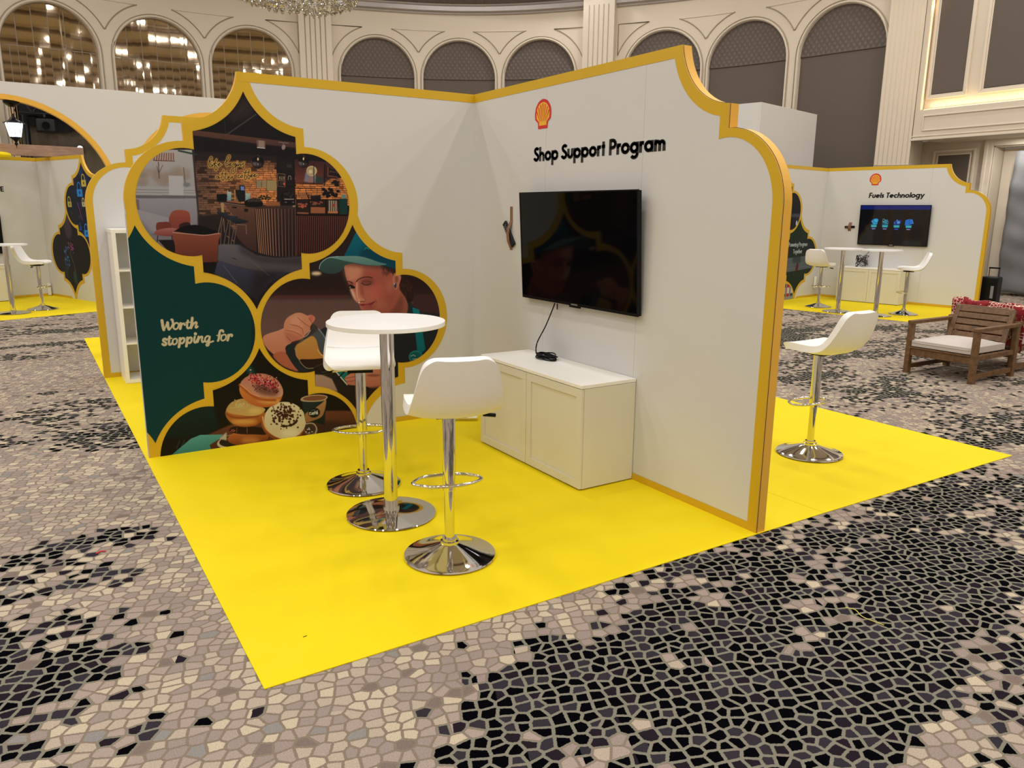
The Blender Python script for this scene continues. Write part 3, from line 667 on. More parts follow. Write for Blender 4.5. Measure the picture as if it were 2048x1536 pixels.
    for pts in ([(405, 350), (362, 545)], [(425, 365), (400, 470), (388, 720)], [(430, 370), (440, 540)], [(492, 390), (455, 560), (422, 750)], [(515, 400), (500, 560), (482, 800)], [(470, 590), (500, 610)], [(572, 432), (540, 600), (500, 805)], [(600, 440), (565, 650), (542, 872)], [(540, 640), (562, 660)], [(600, 440), (715, 448), (720, 560)]):
        c.stroke(pts, 3.0, (128, 100, 80) if pts[-1][1] < 700 else (104, 84, 72))
    c.stroke([(542, 872), (590, 885)], 3, (40, 38, 42))
    # armchairs
    c.tr = VC
    c.sm([(300, 950), (300, 905), (325, 868), (375, 862), (422, 878), (428, 945), (400, 985), (310, 985)], (154, 76, 58), 0, (120, 56, 46))
    c.sm([(222, 945), (260, 935), (305, 940), (306, 985), (230, 995)], (116, 52, 44)); c.sm([(362, 955), (395, 938), (428, 942), (430, 968), (420, 990), (372, 992)], (52, 28, 28))
    c.sm([(214, 992), (270, 975), (345, 975), (350, 1005), (300, 1022), (222, 1014)], (170, 104, 98), 0, (128, 56, 50))
    c.stroke([(232, 1018), (228, 1055)], 3, (30, 22, 22)); c.stroke([(318, 1018), (320, 1040)], 3, (30, 22, 22))
    c.sm([(330, 1000), (375, 968), (440, 953), (500, 958), (545, 975), (600, 1000), (520, 1018), (420, 1014)], (16, 12, 15))
    c.poly(smooth_pts([(322, 998), (420, 1006), (520, 1014), (612, 1003), (604, 1050), (598, 1110), (592, 1185), (540, 1182), (480, 1200), (440, 1200), (348, 1180), (335, 1080)], 5, True), (140, 72, 50), 0, (92, 40, 33))
    c.stroke([(322, 998), (420, 1007), (520, 1015), (612, 1003)], 2.5, (196, 150, 130), curve=True)
    c.poly([(505, 1185), (592, 1180), (580, 1245), (510, 1260)], (20, 15, 17))
    return c

def paint_barista():
    c = Canvas(0.30, 1.79, 0.09, 1.58, 600, base=(44, 30, 30)); r = random.Random(9)
    c.tr = VW
    c.poly([(-40, 380), (1900, 380), (1900, 590), (-40, 590)], (32, 22, 22), 8, (60, 34, 32)); c.poly([(-40, 590), (1900, 590), (1900, 1000), (-40, 1000)], (92, 66, 62), 10, (116, 84, 76))
    for i in range(16): c.poly([(60 + 190 * (i % 6), 620 + 90 * (i // 6)), (200 + 190 * (i % 6), 620 + 90 * (i // 6)), (200 + 190 * (i % 6), 690 + 90 * (i // 6)), (60 + 190 * (i % 6), 690 + 90 * (i // 6))], (106, 74, 68), 6, alpha=0.4)
    c.stroke([(150, 580), (900, 575)], 8, (92, 44, 36), soft=8); c.poly([(1560, 560), (1900, 560), (1900, 900), (1560, 900)], (70, 42, 40), 6); c.ell(575, 342, 52, 20, (236, 200, 160), blur=4)
    c.poly([(450, 1330), (1300, 1300), (1300, 1900), (500, 1900)], (36, 28, 26)); c.poly([(560, 1375), (640, 1380), (735, 1420), (800, 1560), (560, 1540)], (178, 140, 118), 2, (156, 120, 104))
    # shirt and shoulder
    c.sm([(600, 945), (700, 880), (790, 900), (840, 1000), (800, 1130), (700, 1130), (640, 1050)], (38, 42, 48), 1)
    c.poly(smooth_pts([(1350, 960), (1440, 760), (1490, 600), (1545, 640), (1600, 720), (1700, 745), (1860, 790), (1880, 1100), (1700, 1250), (1430, 1420), (1340, 1410), (1260, 1200)], 5, True), (40, 44, 48), 0, (28, 28, 30))
    c.stroke([(1480, 600), (1500, 690), (1440, 760)], 10, (26, 36, 42), curve=True); c.stroke([(1360, 960), (1460, 1010), (1580, 1000)], 3, (20, 22, 26), curve=True)
    c.poly([(1555, 690), (1625, 715), (1690, 1120), (1612, 1200), (1590, 980)], (6, 118, 124), 0, (6, 98, 106)); c.ell(1590, 1200, 72, 68, (24, 116, 108)); c.ell(1590, 1200, 58, 54, (16, 84, 84)); c.stroke([(1540, 1190), (1570, 1175), (1590, 1190)], 2, (190, 205, 180)); c.stroke([(1560, 1220), (1600, 1215)], 2, (190, 205, 180))
    # hair behind
    c.sm([(1250, 250), (1400, 270), (1450, 370), (1530, 420), (1565, 500), (1560, 620), (1500, 640), (1440, 540), (1400, 420), (1330, 350)], (58, 33, 28), 1, (44, 24, 22))
    for i in range(40):
        a = r.random(); x = 1430 + 110 * r.random(); y = 400 + 240 * a
        c.stroke([(x, y), (x + 18, y + 16), (x + 8, y + 34)], 2, (110, 66, 48) if r.random() < 0.5 else (34, 18, 18), alpha=0.6, curve=True)
    # neck and face
    c.sm([(1180, 760), (1330, 640), (1420, 520), (1450, 540), (1500, 620), (1510, 720), (1440, 860), (1250, 900)], (176, 98, 76), 2, (140, 72, 56))
    face = [(862, 232), (960, 222), (1080, 250), (1200, 258), (1300, 290), (1370, 340), (1410, 420), (1425, 520), (1405, 610), (1350, 700), (1270, 770), (1180, 810), (1100, 795), (1050, 745), (1022, 700), (1010, 662), (985, 640), (955, 596), (930, 530), (915, 470), (888, 420), (866, 330)]
    c.sm(face, (186, 108, 84), 1, (176, 92, 74))
    c.sm([(1040, 300), (1200, 280), (1360, 350), (1400, 450), (1400, 600), (1300, 740), (1150, 780), (1080, 700), (1180, 640), (1200, 540), (1100, 480), (1060, 400)], (166, 78, 64), 16, (152, 74, 58), alpha=0.75)
    c.sm([(872, 262), (1010, 262), (1040, 330), (990, 400), (930, 420), (890, 400)], (214, 140, 110), 12, alpha=0.85); c.ell(1190, 520, 80, 74, (196, 92, 78), blur=16, alpha=0.7); c.ell(1330, 470, 40, 80, (188, 112, 88), blur=14, alpha=0.7); c.ell(1230, 660, 80, 60, (190, 108, 84), blur=16, alpha=0.6)
    c.poly([(862, 222), (1290, 246), (1340, 300), (1200, 300), (1000, 272), (868, 262)], (104, 54, 46), 8, alpha=0.75); c.sm([(1230, 800), (1350, 720), (1420, 600), (1450, 560), (1470, 640), (1420, 780), (1280, 880)], (120, 62, 50), 8, alpha=0.7)
    # far cheek and nose
    c.sm([(918, 500), (945, 505), (975, 560), (992, 630), (965, 606), (938, 560)], (236, 176, 150), 4, alpha=0.9)
    c.sm([(985, 430), (1010, 450), (1020, 520), (1050, 590), (1075, 605), (1060, 640), (1015, 640), (985, 610), (980, 520)], (200, 122, 96), 5); c.stroke([(990, 440), (988, 520), (996, 590)], 4, (240, 180, 150), alpha=0.8, soft=5, curve=True); c.ell(1010, 612, 16, 14, (232, 160, 132), blur=4)
    c.sm([(1018, 450), (1050, 480), (1060, 560), (1040, 580), (1022, 520)], (140, 68, 56), 7, alpha=0.7); c.stroke([(1020, 636), (1042, 628), (1062, 632)], 3, (84, 34, 32), curve=True, soft=2); c.stroke([(1062, 590), (1078, 612), (1066, 634)], 2.2, (132, 62, 52), curve=True, soft=3)
    # eyes and brows
    c.ell(1095, 430, 74, 34, (116, 58, 50), blur=9, alpha=0.85); c.ell(930, 455, 34, 26, (130, 66, 56), blur=6, alpha=0.8)
    c.stroke([(985, 425), (1012, 400), (1060, 382), (1105, 378), (1148, 386)], 4.2, (66, 34, 28), curve=True, soft=3); c.stroke([(884, 428), (912, 424), (944, 442)], 4, (64, 32, 28), curve=True, soft=2)
    c.stroke([(1040, 440), (1062, 455), (1095, 460), (1135, 444)], 3.4, (52, 26, 26), curve=True, soft=2); c.stroke([(1045, 425), (1090, 418), (1130, 432)], 1.8, (96, 48, 42), curve=True, soft=2)
    c.sm([(908, 470), (935, 466), (965, 482), (962, 498), (925, 496)], (38, 24, 28), 1); c.stroke([(905, 466), (935, 462), (970, 484)], 3, (34, 20, 22), curve=True); c.ell(918, 486, 6, 5, (220, 200, 190))
    # mouth
    c.ell(1110, 690, 60, 24, (140, 70, 56), blur=8, alpha=0.7); c.ell(1012, 642, 9, 6, (236, 214, 200), blur=1)
    c.sm([(1020, 664), (1055, 652), (1080, 656), (1110, 648), (1172, 630), (1150, 664), (1110, 684), (1060, 684)], (150, 58, 56), 1); c.stroke([(1022, 664), (1070, 664), (1120, 660), (1176, 628)], 2.6, (70, 24, 26), curve=True, soft=2); c.sm([(1060, 668), (1120, 664), (1110, 678), (1070, 680)], (196, 100, 94), 3, alpha=.7); c.stroke([(1174, 612), (1190, 634), (1186, 652)], 2.5, (128, 62, 52), curve=True, soft=3)
    # ear with earrings, hair at the temple
    c.sm([(1365, 345), (1410, 345), (1440, 375), (1430, 430), (1400, 500), (1372, 500), (1352, 430)], (196, 118, 92), 1); c.sm([(1382, 372), (1412, 378), (1408, 430), (1386, 440)], (140, 74, 60), 3, alpha=.8); c.stroke([(1375, 360), (1415, 362), (1428, 400)], 3, (216, 142, 116), curve=True, soft=3)
    c.ell(1382, 468, 11, 28, (54, 56, 78)); c.ell(1362, 478, 8, 13, (140, 100, 90)); c.ell(1374, 450, 5, 9, (190, 192, 206))
    c.sm([(1235, 258), (1300, 262), (1390, 290), (1372, 345), (1330, 330), (1290, 300)], (56, 30, 25), 3, alpha=0.85)
    for i in range(34):
        x = 1235 + 125 * r.random(); c.stroke([(x, 262 + 20 * r.random()), (x + 14, 300 + 14 * r.random()), (x + 34 * r.random() - 8, 335 + 40 * r.random())], 1.5, (62, 32, 26) if r.random() < .6 else (96, 54, 40), curve=True, alpha=0.75)
    # cap
    c.sm([(865, 175), (885, 110), (930, 20), (975, -70), (1010, -110), (1070, -40), (1180, 90), (1300, 150), (1420, 190), (1410, 300), (1330, 280), (1150, 235), (1000, 190)], (10, 104, 118), 0, (8, 76, 92))
    c.sm([(1020, 170), (1080, 60), (1200, 100), (1400, 190), (1410, 290), (1300, 270), (1150, 215)], (8, 58, 76), 10, alpha=0.8); c.stroke([(1005, 180), (1060, 120), (1100, 60)], 2, (6, 50, 64), curve=True); c.stroke([(1068, 98), (1085, 78), (1112, 92)], 5, (40, 130, 110), curve=True)
    c.sm([(604, 300), (620, 240), (690, 185), (790, 170), (900, 165), (1010, 168), (1110, 192), (1200, 225), (1295, 250), (1200, 266), (1080, 262), (950, 245), (870, 262), (840, 310), (760, 346), (660, 340)], (60, 88, 80), 0, (48, 66, 62))
    c.sm([(700, 178), (850, 166), (1000, 168), (1110, 192), (1200, 225), (1295, 250), (1200, 262), (1080, 256), (950, 232), (860, 215), (780, 196)], (112, 150, 138), 1, (86, 122, 116)); c.stroke([(604, 295), (622, 238), (690, 185), (800, 168)], 3, (150, 180, 168), curve=True)
    # arm, sleeve, hand
    c.sm([(30, 990), (180, 930), (280, 900), (330, 1000), (300, 1080), (220, 1210), (160, 1190), (60, 1100)], (214, 142, 112), 1, (192, 112, 84)); c.sm([(130, 1180), (230, 1140), (300, 1200), (340, 1270), (390, 1340), (330, 1330), (220, 1280)], (178, 94, 66), 2)
    c.sm([(255, 1110), (320, 1060), (370, 1100), (420, 1240), (500, 1330), (400, 1340), (310, 1240)], (34, 38, 42), 1); c.poly([(470, 1310), (690, 1270), (760, 1340), (560, 1345)], (34, 26, 24), 3)
    # jug
    c.sm([(350, 1110), (420, 1020), (500, 930), (580, 900), (660, 980), (712, 1105), (735, 1200), (660, 1260), (540, 1312), (470, 1308), (420, 1250)], (96, 90, 88), 1, (66, 52, 48)); c.sm([(560, 930), (620, 950), (700, 1090), (720, 1180), (650, 1170), (600, 1080)], (70, 78, 86), 3, alpha=0.8)
    c.sm([(360, 1100), (430, 1040), (520, 985), (570, 1020), (600, 1120), (630, 1170), (680, 1195), (660, 1225), (400, 1228)], (196, 142, 70), 1, (186, 120, 56)); c.sm([(405, 1228), (520, 1222), (690, 1212), (640, 1260), (530, 1306), (465, 1300)], (44, 24, 16))
    c.stroke([(590, 900), (650, 980), (705, 1105), (738, 1200)], 2.5, (150, 160, 168), curve=True); c.stroke([(352, 1105), (400, 1230), (470, 1308), (545, 1312)], 2.5, (158, 132, 104), curve=True); c.stroke([(585, 1120), (620, 1170), (660, 1190)], 2.5, (240, 190, 120), curve=True)
    c.sm([(500, 880), (540, 860), (590, 910), (500, 990), (440, 1010)], (60, 50, 48), 2); c.stroke([(515, 925), (480, 975), (432, 1000)], 4, (200, 180, 166), curve=True, alpha=0.8); c.stroke([(540, 885), (590, 935)], 5, (70, 66, 64))
    c.sm([(245, 850), (285, 790), (370, 748), (430, 752), (480, 775), (515, 768), (552, 785), (558, 815), (535, 850), (510, 885), (505, 930), (460, 975), (420, 1015), (350, 1035), (290, 1050), (255, 1000), (240, 920)], (210, 138, 106), 0, (206, 126, 98))
    c.ell(525, 800, 26, 34, (206, 104, 84), blur=3); c.ell(370, 820, 60, 40, (224, 156, 124), blur=8, alpha=0.7)
    c.sm([(250, 930), (330, 960), (430, 1000), (340, 1040), (280, 1040)], (176, 98, 76), 6, alpha=0.6); c.stroke([(300, 870), (360, 850), (430, 880)], 9, (222, 152, 122), alpha=.6, soft=8, curve=True); c.stroke([(275, 935), (330, 915), (400, 945)], 9, (218, 146, 116), alpha=.6, soft=8, curve=True)
    for pts in ([(385, 795), (450, 850), (500, 885)], [(300, 862), (380, 880), (430, 910), (440, 960)], [(268, 925), (330, 935), (390, 960), (430, 985)], [(275, 990), (310, 1030)], [(500, 800), (530, 850), (512, 885)]): c.stroke(pts, 2.6, (150, 80, 60), curve=True)
    # second hand and cup
    c.sm([(785, 1320), (870, 1320), (900, 1400), (910, 1470), (860, 1440), (800, 1370)], (4, 112, 108), 0, (10, 96, 88)); c.stroke([(760, 1330), (890, 1480)], 5, (206, 196, 170))
    c.sm([(862, 1412), (940, 1360), (1010, 1345), (1120, 1300), (1300, 1300), (1300, 1560), (1180, 1540), (1080, 1500), (960, 1490), (890, 1480), (880, 1450)], (206, 128, 100), 1, (176, 96, 70)); c.stroke([(870, 1415), (960, 1400), (1010, 1380)], 3, (140, 74, 56), curve=True); c.stroke([(890, 1450), (960, 1440), (1030, 1430)], 3, (140, 74, 56), curve=True)
    c.stroke([(795, 1415), (865, 1345)], 7, (20, 20, 22)); c.sm([(835, 1322), (900, 1318), (930, 1335), (870, 1352)], (206, 124, 96)); c.ell(1160, 1385, 70, 12, (110, 62, 48), blur=3, alpha=0.7)
    c.poly([(720, 1560), (1240, 1500), (1240, 1900), (800, 1900)], (38, 24, 22), 6)
    return c

def paint_doughnuts():
    c = Canvas(1.04, 2.52, 0.0, 0.70, 600, base=(22, 17, 14)); r = random.Random(3)
    c.tr = VD
    c.poly([(-700, 480), (0, 430), (180, 470), (240, 760), (120, 830), (-700, 900)], (18, 44, 40), 6, (12, 26, 24)); c.sm([(560, -40), (640, -60), (700, 30), (640, 60)], (12, 70, 62), 6)
    c.poly([(90, 830), (370, 705), (700, 650), (1500, 520), (2050, 520), (2050, 780), (300, 1050), (60, 1050)], (112, 62, 40), 2, (80, 44, 28)); c.poly([(1500, 640), (2050, 700), (2050, 800), (1400, 860)], (50, 32, 26), 8, alpha=0.7)
    c.poly([(-560, 1250), (-120, 880), (0, 832), (290, 826), (250, 880), (120, 960), (160, 1100)], (88, 160, 150), 0, (62, 124, 116))
    for i in range(12): c.stroke([(-300 + 60 * i, 1000 - 12 * i), (-260 + 60 * i, 900 - 6 * i)], 3, (76, 142, 132), alpha=0.4, soft=5)
    c.ell(520, 905, 310, 105, (196, 178, 148), rot=-9); c.ell(530, 890, 292, 88, (40, 32, 26), rot=-9); c.poly([(240, 880), (340, 790), (340, 900)], (190, 172, 146), 2)
    # bottom doughnut
    c.ell(610, 870, 265, 100, (196, 112, 54), rot=-4, col2=(120, 58, 28)); c.ell(640, 900, 120, 40, (226, 150, 76), blur=8, alpha=0.6); c.sm([(370, 770), (420, 730), (600, 720), (780, 740), (840, 790), (830, 830), (700, 826), (520, 822), (400, 800)], (38, 22, 18)); 
    for i in range(14): c.ell(385 + 60 * r.random(), 765 + 30 * r.random(), 6, 5, (200, 90, 90))
    c.stroke([(470, 740), (468, 800)], 3, (110, 66, 50)); c.stroke([(600, 740), (602, 805)], 3, (130, 84, 60))
    # left doughnut
    c.ell(572, 560, 252, 172, (212, 136, 62), rot=3, col2=(150, 74, 30)); c.ell(560, 660, 170, 40, (240, 180, 90), blur=8, alpha=0.7); c.stroke([(335, 560), (430, 605), (580, 610), (740, 590)], 9, (150, 76, 36), curve=True, soft=5)
    c.sm([(335, 520), (370, 440), (450, 390), (560, 370), (680, 440), (830, 500), (760, 570), (650, 590), (520, 580), (400, 560)], (186, 146, 84), 1, (206, 164, 92)); c.ell(700, 520, 90, 34, (226, 190, 110), blur=8, alpha=0.8)
    for i in range(60):
        a = r.gauss(500, 50); b = r.gauss(455, 30); c.ell(a, b, 10, 7, (222 - 40 * r.random(), 178, 110), rot=r.random() * 90)
    # right doughnut
    c.ell(1060, 690, 282, 225, (190, 108, 50), rot=10, col2=(128, 62, 30)); c.stroke([(800, 600), (840, 740), (940, 830), (1060, 880)], 6, (226, 170, 110), curve=True, soft=3)
    c.ell(1085, 645, 268, 236, (226, 208, 168), rot=8, col2=(206, 184, 140)); c.ell(1150, 800, 120, 60, (234, 218, 180), blur=10, alpha=0.7)
    for i in range(150):
        a = r.gauss(1085, 85); b = r.gauss(555, 75)
        if abs(a - 1085) < 230 and b < 760: c.ell(a, b, 7 + 13 * r.random(), 6 + 9 * r.random(), (54 + 20 * r.random(), 30, 22), rot=r.random() * 180, n=7)
    for i in range(34):
        t = r.random() * PI; c.ell(1085 + 160 * math.cos(t), 610 + 110 * math.sin(t), 12 + 10 * r.random(), 12, (50, 28, 22), rot=r.random() * 180, n=7)
    for i in range(60): c.ell(850 + 470 * r.random(), 470 + 300 * r.random(), 3.5, 3.5, (150, 110, 80), n=6)
    # top doughnut
    c.ell(775, 275, 282, 200, (220, 138, 62), rot=14, col2=(186, 98, 44)); c.ell(880, 390, 150, 36, (240, 184, 96), rot=5, blur=8, alpha=0.8); c.stroke([(510, 190), (620, 290), (760, 370), (960, 385)], 12, (176, 86, 44), curve=True, soft=6)
    c.sm([(515, 170), (560, 110), (650, 60), (760, 45), (880, 65), (985, 130), (1050, 230), (1055, 320), (1000, 350), (860, 352), (740, 335), (640, 270), (560, 200)], (186, 116, 92), 1, (206, 150, 120)); c.stroke([(515, 180), (600, 250), (660, 300), (760, 340)], 4, (224, 160, 118), curve=True)
    c.sm([(700, 180), (900, 200), (1000, 250), (960, 330), (760, 300)], (104, 58, 50), 8, alpha=0.8)
    for i in range(230):
        a = r.random(); x = 640 + 350 * a + r.gauss(0, 14); y = 90 + 95 * a + r.gauss(10, 36)
        c.ell(x, y, 7 + 6 * r.random(), 6 + 5 * r.random(), r.choice([(196, 40, 52), (150, 24, 36), (66, 16, 22), (232, 150, 150), (214, 70, 80)]), rot=r.random() * 180, n=7)
    for i in range(46): c.ell(660 + 330 * r.random(), 190 + 90 * r.random(), 7, 6, (60, 18, 22), n=6)
    # paper cup
    c.poly([(1296, 385), (1622, 360), (1600, 560), (1590, 700), (1345, 660)], (34, 48, 42), 0, (24, 28, 26)); c.sm([(1345, 560), (1450, 500), (1560, 420), (1608, 372), (1602, 470), (1560, 590), (1470, 640), (1370, 670), (1345, 650)], (178, 128, 82), 1, (150, 100, 60))
    c.ell(1458, 360, 172, 42, (196, 156, 118), rot=-4); c.ell(1462, 362, 152, 32, (128, 80, 54), rot=-4); c.stroke([(1292, 372), (1300, 392), (1400, 402), (1560, 392), (1628, 350)], 2.4, (214, 180, 140), curve=True)
    c.ell(1456, 548, 76, 62, (24, 26, 24), rot=-12)
    for pts in ([(1418, 540), (1400, 545), (1402, 568), (1420, 568)], [(1444, 545), (1428, 552), (1432, 568), (1448, 562), (1446, 540), (1450, 568)], [(1476, 528), (1464, 535), (1466, 566)], [(1456, 545), (1478, 542)], [(1484, 552), (1504, 548), (1500, 536), (1486, 540), (1486, 562), (1506, 560)], [(1494, 528), (1502, 520)]): c.stroke(pts, 3.4, (216, 208, 186))
    for pts in ([(1418, 520), (1428, 514)], [(1436, 514), (1470, 508)]): c.stroke(pts, 1.5, (150, 150, 140))
    c.ell(1415, 765, 88, 78, (120, 92, 70), rot=15); c.ell(1405, 755, 70, 62, (66, 48, 38), rot=15); c.stroke([(1345, 690), (1440, 680), (1490, 740), (1470, 830)], 3, (196, 186, 166), curve=True)
    for i in range(14): c.ell(1350 + 90 * r.random(), 740 + 70 * r.random(), 12, 9, r.choice([(40, 24, 20), (190, 180, 170), (70, 40, 34)]), n=7)
    return c

def paint_teal():
    c = Canvas(1.78, 2.56, 0.0, 1.62, 460, base=(2, 44, 42)); c.tr = VT
    c.poly([(-700, -2200), (2300, -2200), (2300, 3600), (-700, 3600)], (0, 52, 50), 0, (6, 58, 56))
    CRM = (214, 190, 146); W = 8.2
    S = [([(165, 250), (185, 380), (210, 475)], 1.15), ([(210, 475), (245, 420), (270, 350), (300, 300)], .6), ([(300, 300), (310, 400), (335, 465)], 1.1), ([(335, 465), (385, 425), (430, 320), (425, 260), (405, 225)], .7), ([(430, 300), (415, 240), (395, 230)], .95),
         ([(500, 310), (455, 350), (445, 430), (490, 462), (545, 430), (570, 350), (535, 312), (500, 310)], .7), ([(615, 320), (620, 380), (605, 450)], 1.05), ([(625, 370), (670, 325), (715, 340), (712, 360)], .8), ([(790, 250), (775, 330), (770, 410), (800, 440), (850, 410)], .85), ([(740, 300), (860, 290)], .5),
         ([(895, 190), (885, 300), (865, 430)], 1.1), ([(870, 420), (920, 340), (980, 290), (1000, 320), (975, 400), (990, 425), (1025, 395)], .8)]
    S += [([(275, 715), (240, 690), (200, 710), (205, 750), (260, 790), (260, 830), (215, 845), (180, 820)], .95), ([(345, 640), (335, 740), (335, 815), (360, 835), (410, 800)], .9), ([(300, 690), (400, 680)], .5), ([(480, 690), (430, 720), (425, 800), (460, 830), (515, 795), (530, 720), (505, 690), (480, 690)], .7),
          ([(600, 680), (590, 790), (573, 890)], 1.05), ([(605, 730), (660, 675), (705, 690), (695, 760), (650, 800), (615, 790)], .85), ([(780, 665), (770, 770), (752, 870)], 1.05), ([(785, 710), (840, 660), (880, 680), (870, 760), (830, 795), (800, 780)], .85), ([(955, 640), (940, 730), (955, 780), (985, 770), (1030, 690)], .85), ([(970, 570), (972, 576)], 1.3),
          ([(1045, 640), (1045, 700), (1020, 770)], .9), ([(1035, 720), (1090, 650), (1135, 645), (1125, 720), (1140, 770), (1170, 760), (1200, 730)], .8), ([(1310, 640), (1260, 625), (1205, 680), (1210, 750), (1250, 765), (1300, 690), (1318, 640), (1300, 760), (1290, 840), (1250, 860), (1235, 830), (1290, 790), (1400, 750)], .75),
          ([(1640, 520), (1620, 490), (1570, 500), (1545, 580), (1535, 680), (1515, 740)], .95), ([(1490, 610), (1590, 605)], .5), ([(1660, 590), (1605, 620), (1590, 700), (1625, 735), (1690, 705), (1712, 630), (1685, 592), (1660, 590)], .7), ([(1765, 600), (1765, 660), (1745, 730)], 1.0), ([(1770, 650), (1810, 590), (1855, 600), (1845, 630)], .85)]
    for pts, k in S: c.stroke(pts, W * k * 0.9, CRM, curve=True)
    return c
cafe = paint_cafe(); barista = paint_barista(); dough = paint_doughnuts(); teal = paint_teal()
M['cafe'] = cafe.material('cafe_interior_print'); M['barista'] = barista.material('barista_print'); M['dough'] = dough.material('doughnut_print'); M['teal'] = teal.material('teal_print')

# ------------------------------------------------------------------ stroke lettering
def A_(cx, cy, r, a0, a1, n=10): return [(cx + r * math.cos(math.radians(a0 + (a1 - a0) * i / n)), cy + r * math.sin(math.radians(a0 + (a1 - a0) * i / n))) for i in range(n + 1)]
def O_(cx, cy, r): return A_(cx, cy, r, 0, 360, 22)
G = {
 ' ': (0.30, []),
 'S': (0.56, [[(.47, .80)] + smooth_pts([(.44, .86), (.28, .905), (.12, .80), (.16, .62), (.30, .51), (.44, .38), (.44, .20), (.27, .095), (.10, .16), (.06, .24)], 4)]),
 's': (0.44, [smooth_pts([(.36, .54), (.22, .59), (.12, .50), (.16, .39), (.28, .32), (.33, .20), (.22, .09), (.07, .14)], 4)]),
 'h': (0.60, [[(.11, 0), (.11, 1.0)], [(.11, .36)] + A_(.29, .38, .18, 180, 0, 8) + [(.47, 0)]]),
 'n': (0.60, [[(.11, 0), (.11, .68)], [(.11, .36)] + A_(.29, .38, .18, 180, 0, 8) + [(.47, 0)]]),
 'm': (0.92, [[(.11, 0), (.11, .68)], [(.11, .38)] + A_(.265, .40, .155, 180, 0, 8) + [(.42, 0)], [(.42, .38)] + A_(.575, .40, .155, 180, 0, 8) + [(.73, 0)]]),
 'o': (0.70, [O_(.34, .34, .245)]),
 'p': (0.72, [[(.10, -.32), (.10, .68)], O_(.355, .34, .245)]),
 'u': (0.60, [[(.11, .68), (.11, .28)] + A_(.29, .28, .18, 180, 360, 8) + [(.47, .68)]]),
 'r': (0.38, [[(.11, 0), (.11, .68)], [(.11, .38)] + A_(.26, .42, .15, 180, 80, 6) + [(.36, .56)]]),
 't': (0.36, [[(.18, 0), (.18, .90)], [(.03, .59), (.33, .59)]]),
 'P': (0.62, [[(.11, 0), (.11, 1.0)], [(.11, .905), (.30, .905)] + A_(.30, .68, .225, 90, -90, 8) + [(.11, .455)]]),
 'g': (0.72, [O_(.34, .34, .245), [(.585, .68), (.585, -.02)] + A_(.35, -.02, .235, 0, -150, 8)]),
 'a': (0.72, [O_(.34, .34, .245), [(.585, 0), (.585, .68)]]),
 'F': (0.54, [[(.11, 0), (.11, 1.0)], [(.11, .91), (.50, .91)], [(.11, .50), (.46, .50)]]),
 'e': (0.68, [[(.10, .34), (.575, .34)], A_(.34, .34, .24, 0, 315, 16)]),
 'l': (0.24, [[(.12, 0), (.12, 1.0)]]), 'i': (0.24, [[(.12, 0), (.12, .68)], [(.12, .88), (.12, .93)]]),
 'T': (0.58, [[(.29, 0), (.29, 1.0)], [(.02, .91), (.56, .91)]]),
 'c': (0.58, [A_(.34, .34, .245, 45, 315, 14)]),
 'y': (0.60, [[(.06, .68), (.30, .08)], [(.54, .68), (.18, -.30)]]),
 'w': (0.84, [[(.05, .68), (.23, .05), (.41, .62), (.59, .05), (.77, .68)]]),
 'E': (0.56, [[(.11, 0), (.11, 1.0)], [(.11, .91), (.50, .91)], [(.11, .50), (.46, .50)], [(.11, .09), (.50, .09)]]),
 'C': (0.78, [A_(.46, .50, .40, 45, 315, 16)]), 'A': (0.74, [[(.05, 0), (.37, .98), (.69, 0)], [(.18, .30), (.56, .30)]]),
}
def text_strokes(txt, slant=0.0):
    x = 0; out = []
    for ch in txt:
        adv, ss = G[ch]
        for s_ in ss: out.append([(x + p[0] + slant * p[1], p[1]) for p in s_])
        x += adv
    return out, x
def lettering(name, fr, txt, u_left, z_base, cap, width, n, m, parent, weight=0.215, slant=0.0, dirn=-1):
    """text starts at u_left and runs with growing u (dirn=1) or shrinking u (dirn=-1)"""
    ss, W = text_strokes(txt, slant); kx = width / W; vs = []; fs = []
    def emit(poly):
        b = len(vs)
        for (x, y) in poly: vs.append(fr(u_left + dirn * x * kx, z_base + y * cap, n))
        fs.append(tuple(range(b, b + len(poly))))
    hw = weight / 2
    for s_ in ss:
        for i in range(len(s_) - 1):
            a = np.array(s_[i]); b = np.array(s_[i + 1]); d = b - a; L = np.hypot(*d)
            if L < 1e-6: continue
            d = d / L; p = np.array([-d[1], d[0]]) * hw; e = d * (hw * 0.35 if 0 < i else 0.0)
            e2 = d * (hw * 0.35 if i < len(s_) - 2 else 0.0)
            emit([a - e + p, b + e2 + p, b + e2 - p, a - e - p])
    return mesh_obj(name, vs, fs, m, parent)
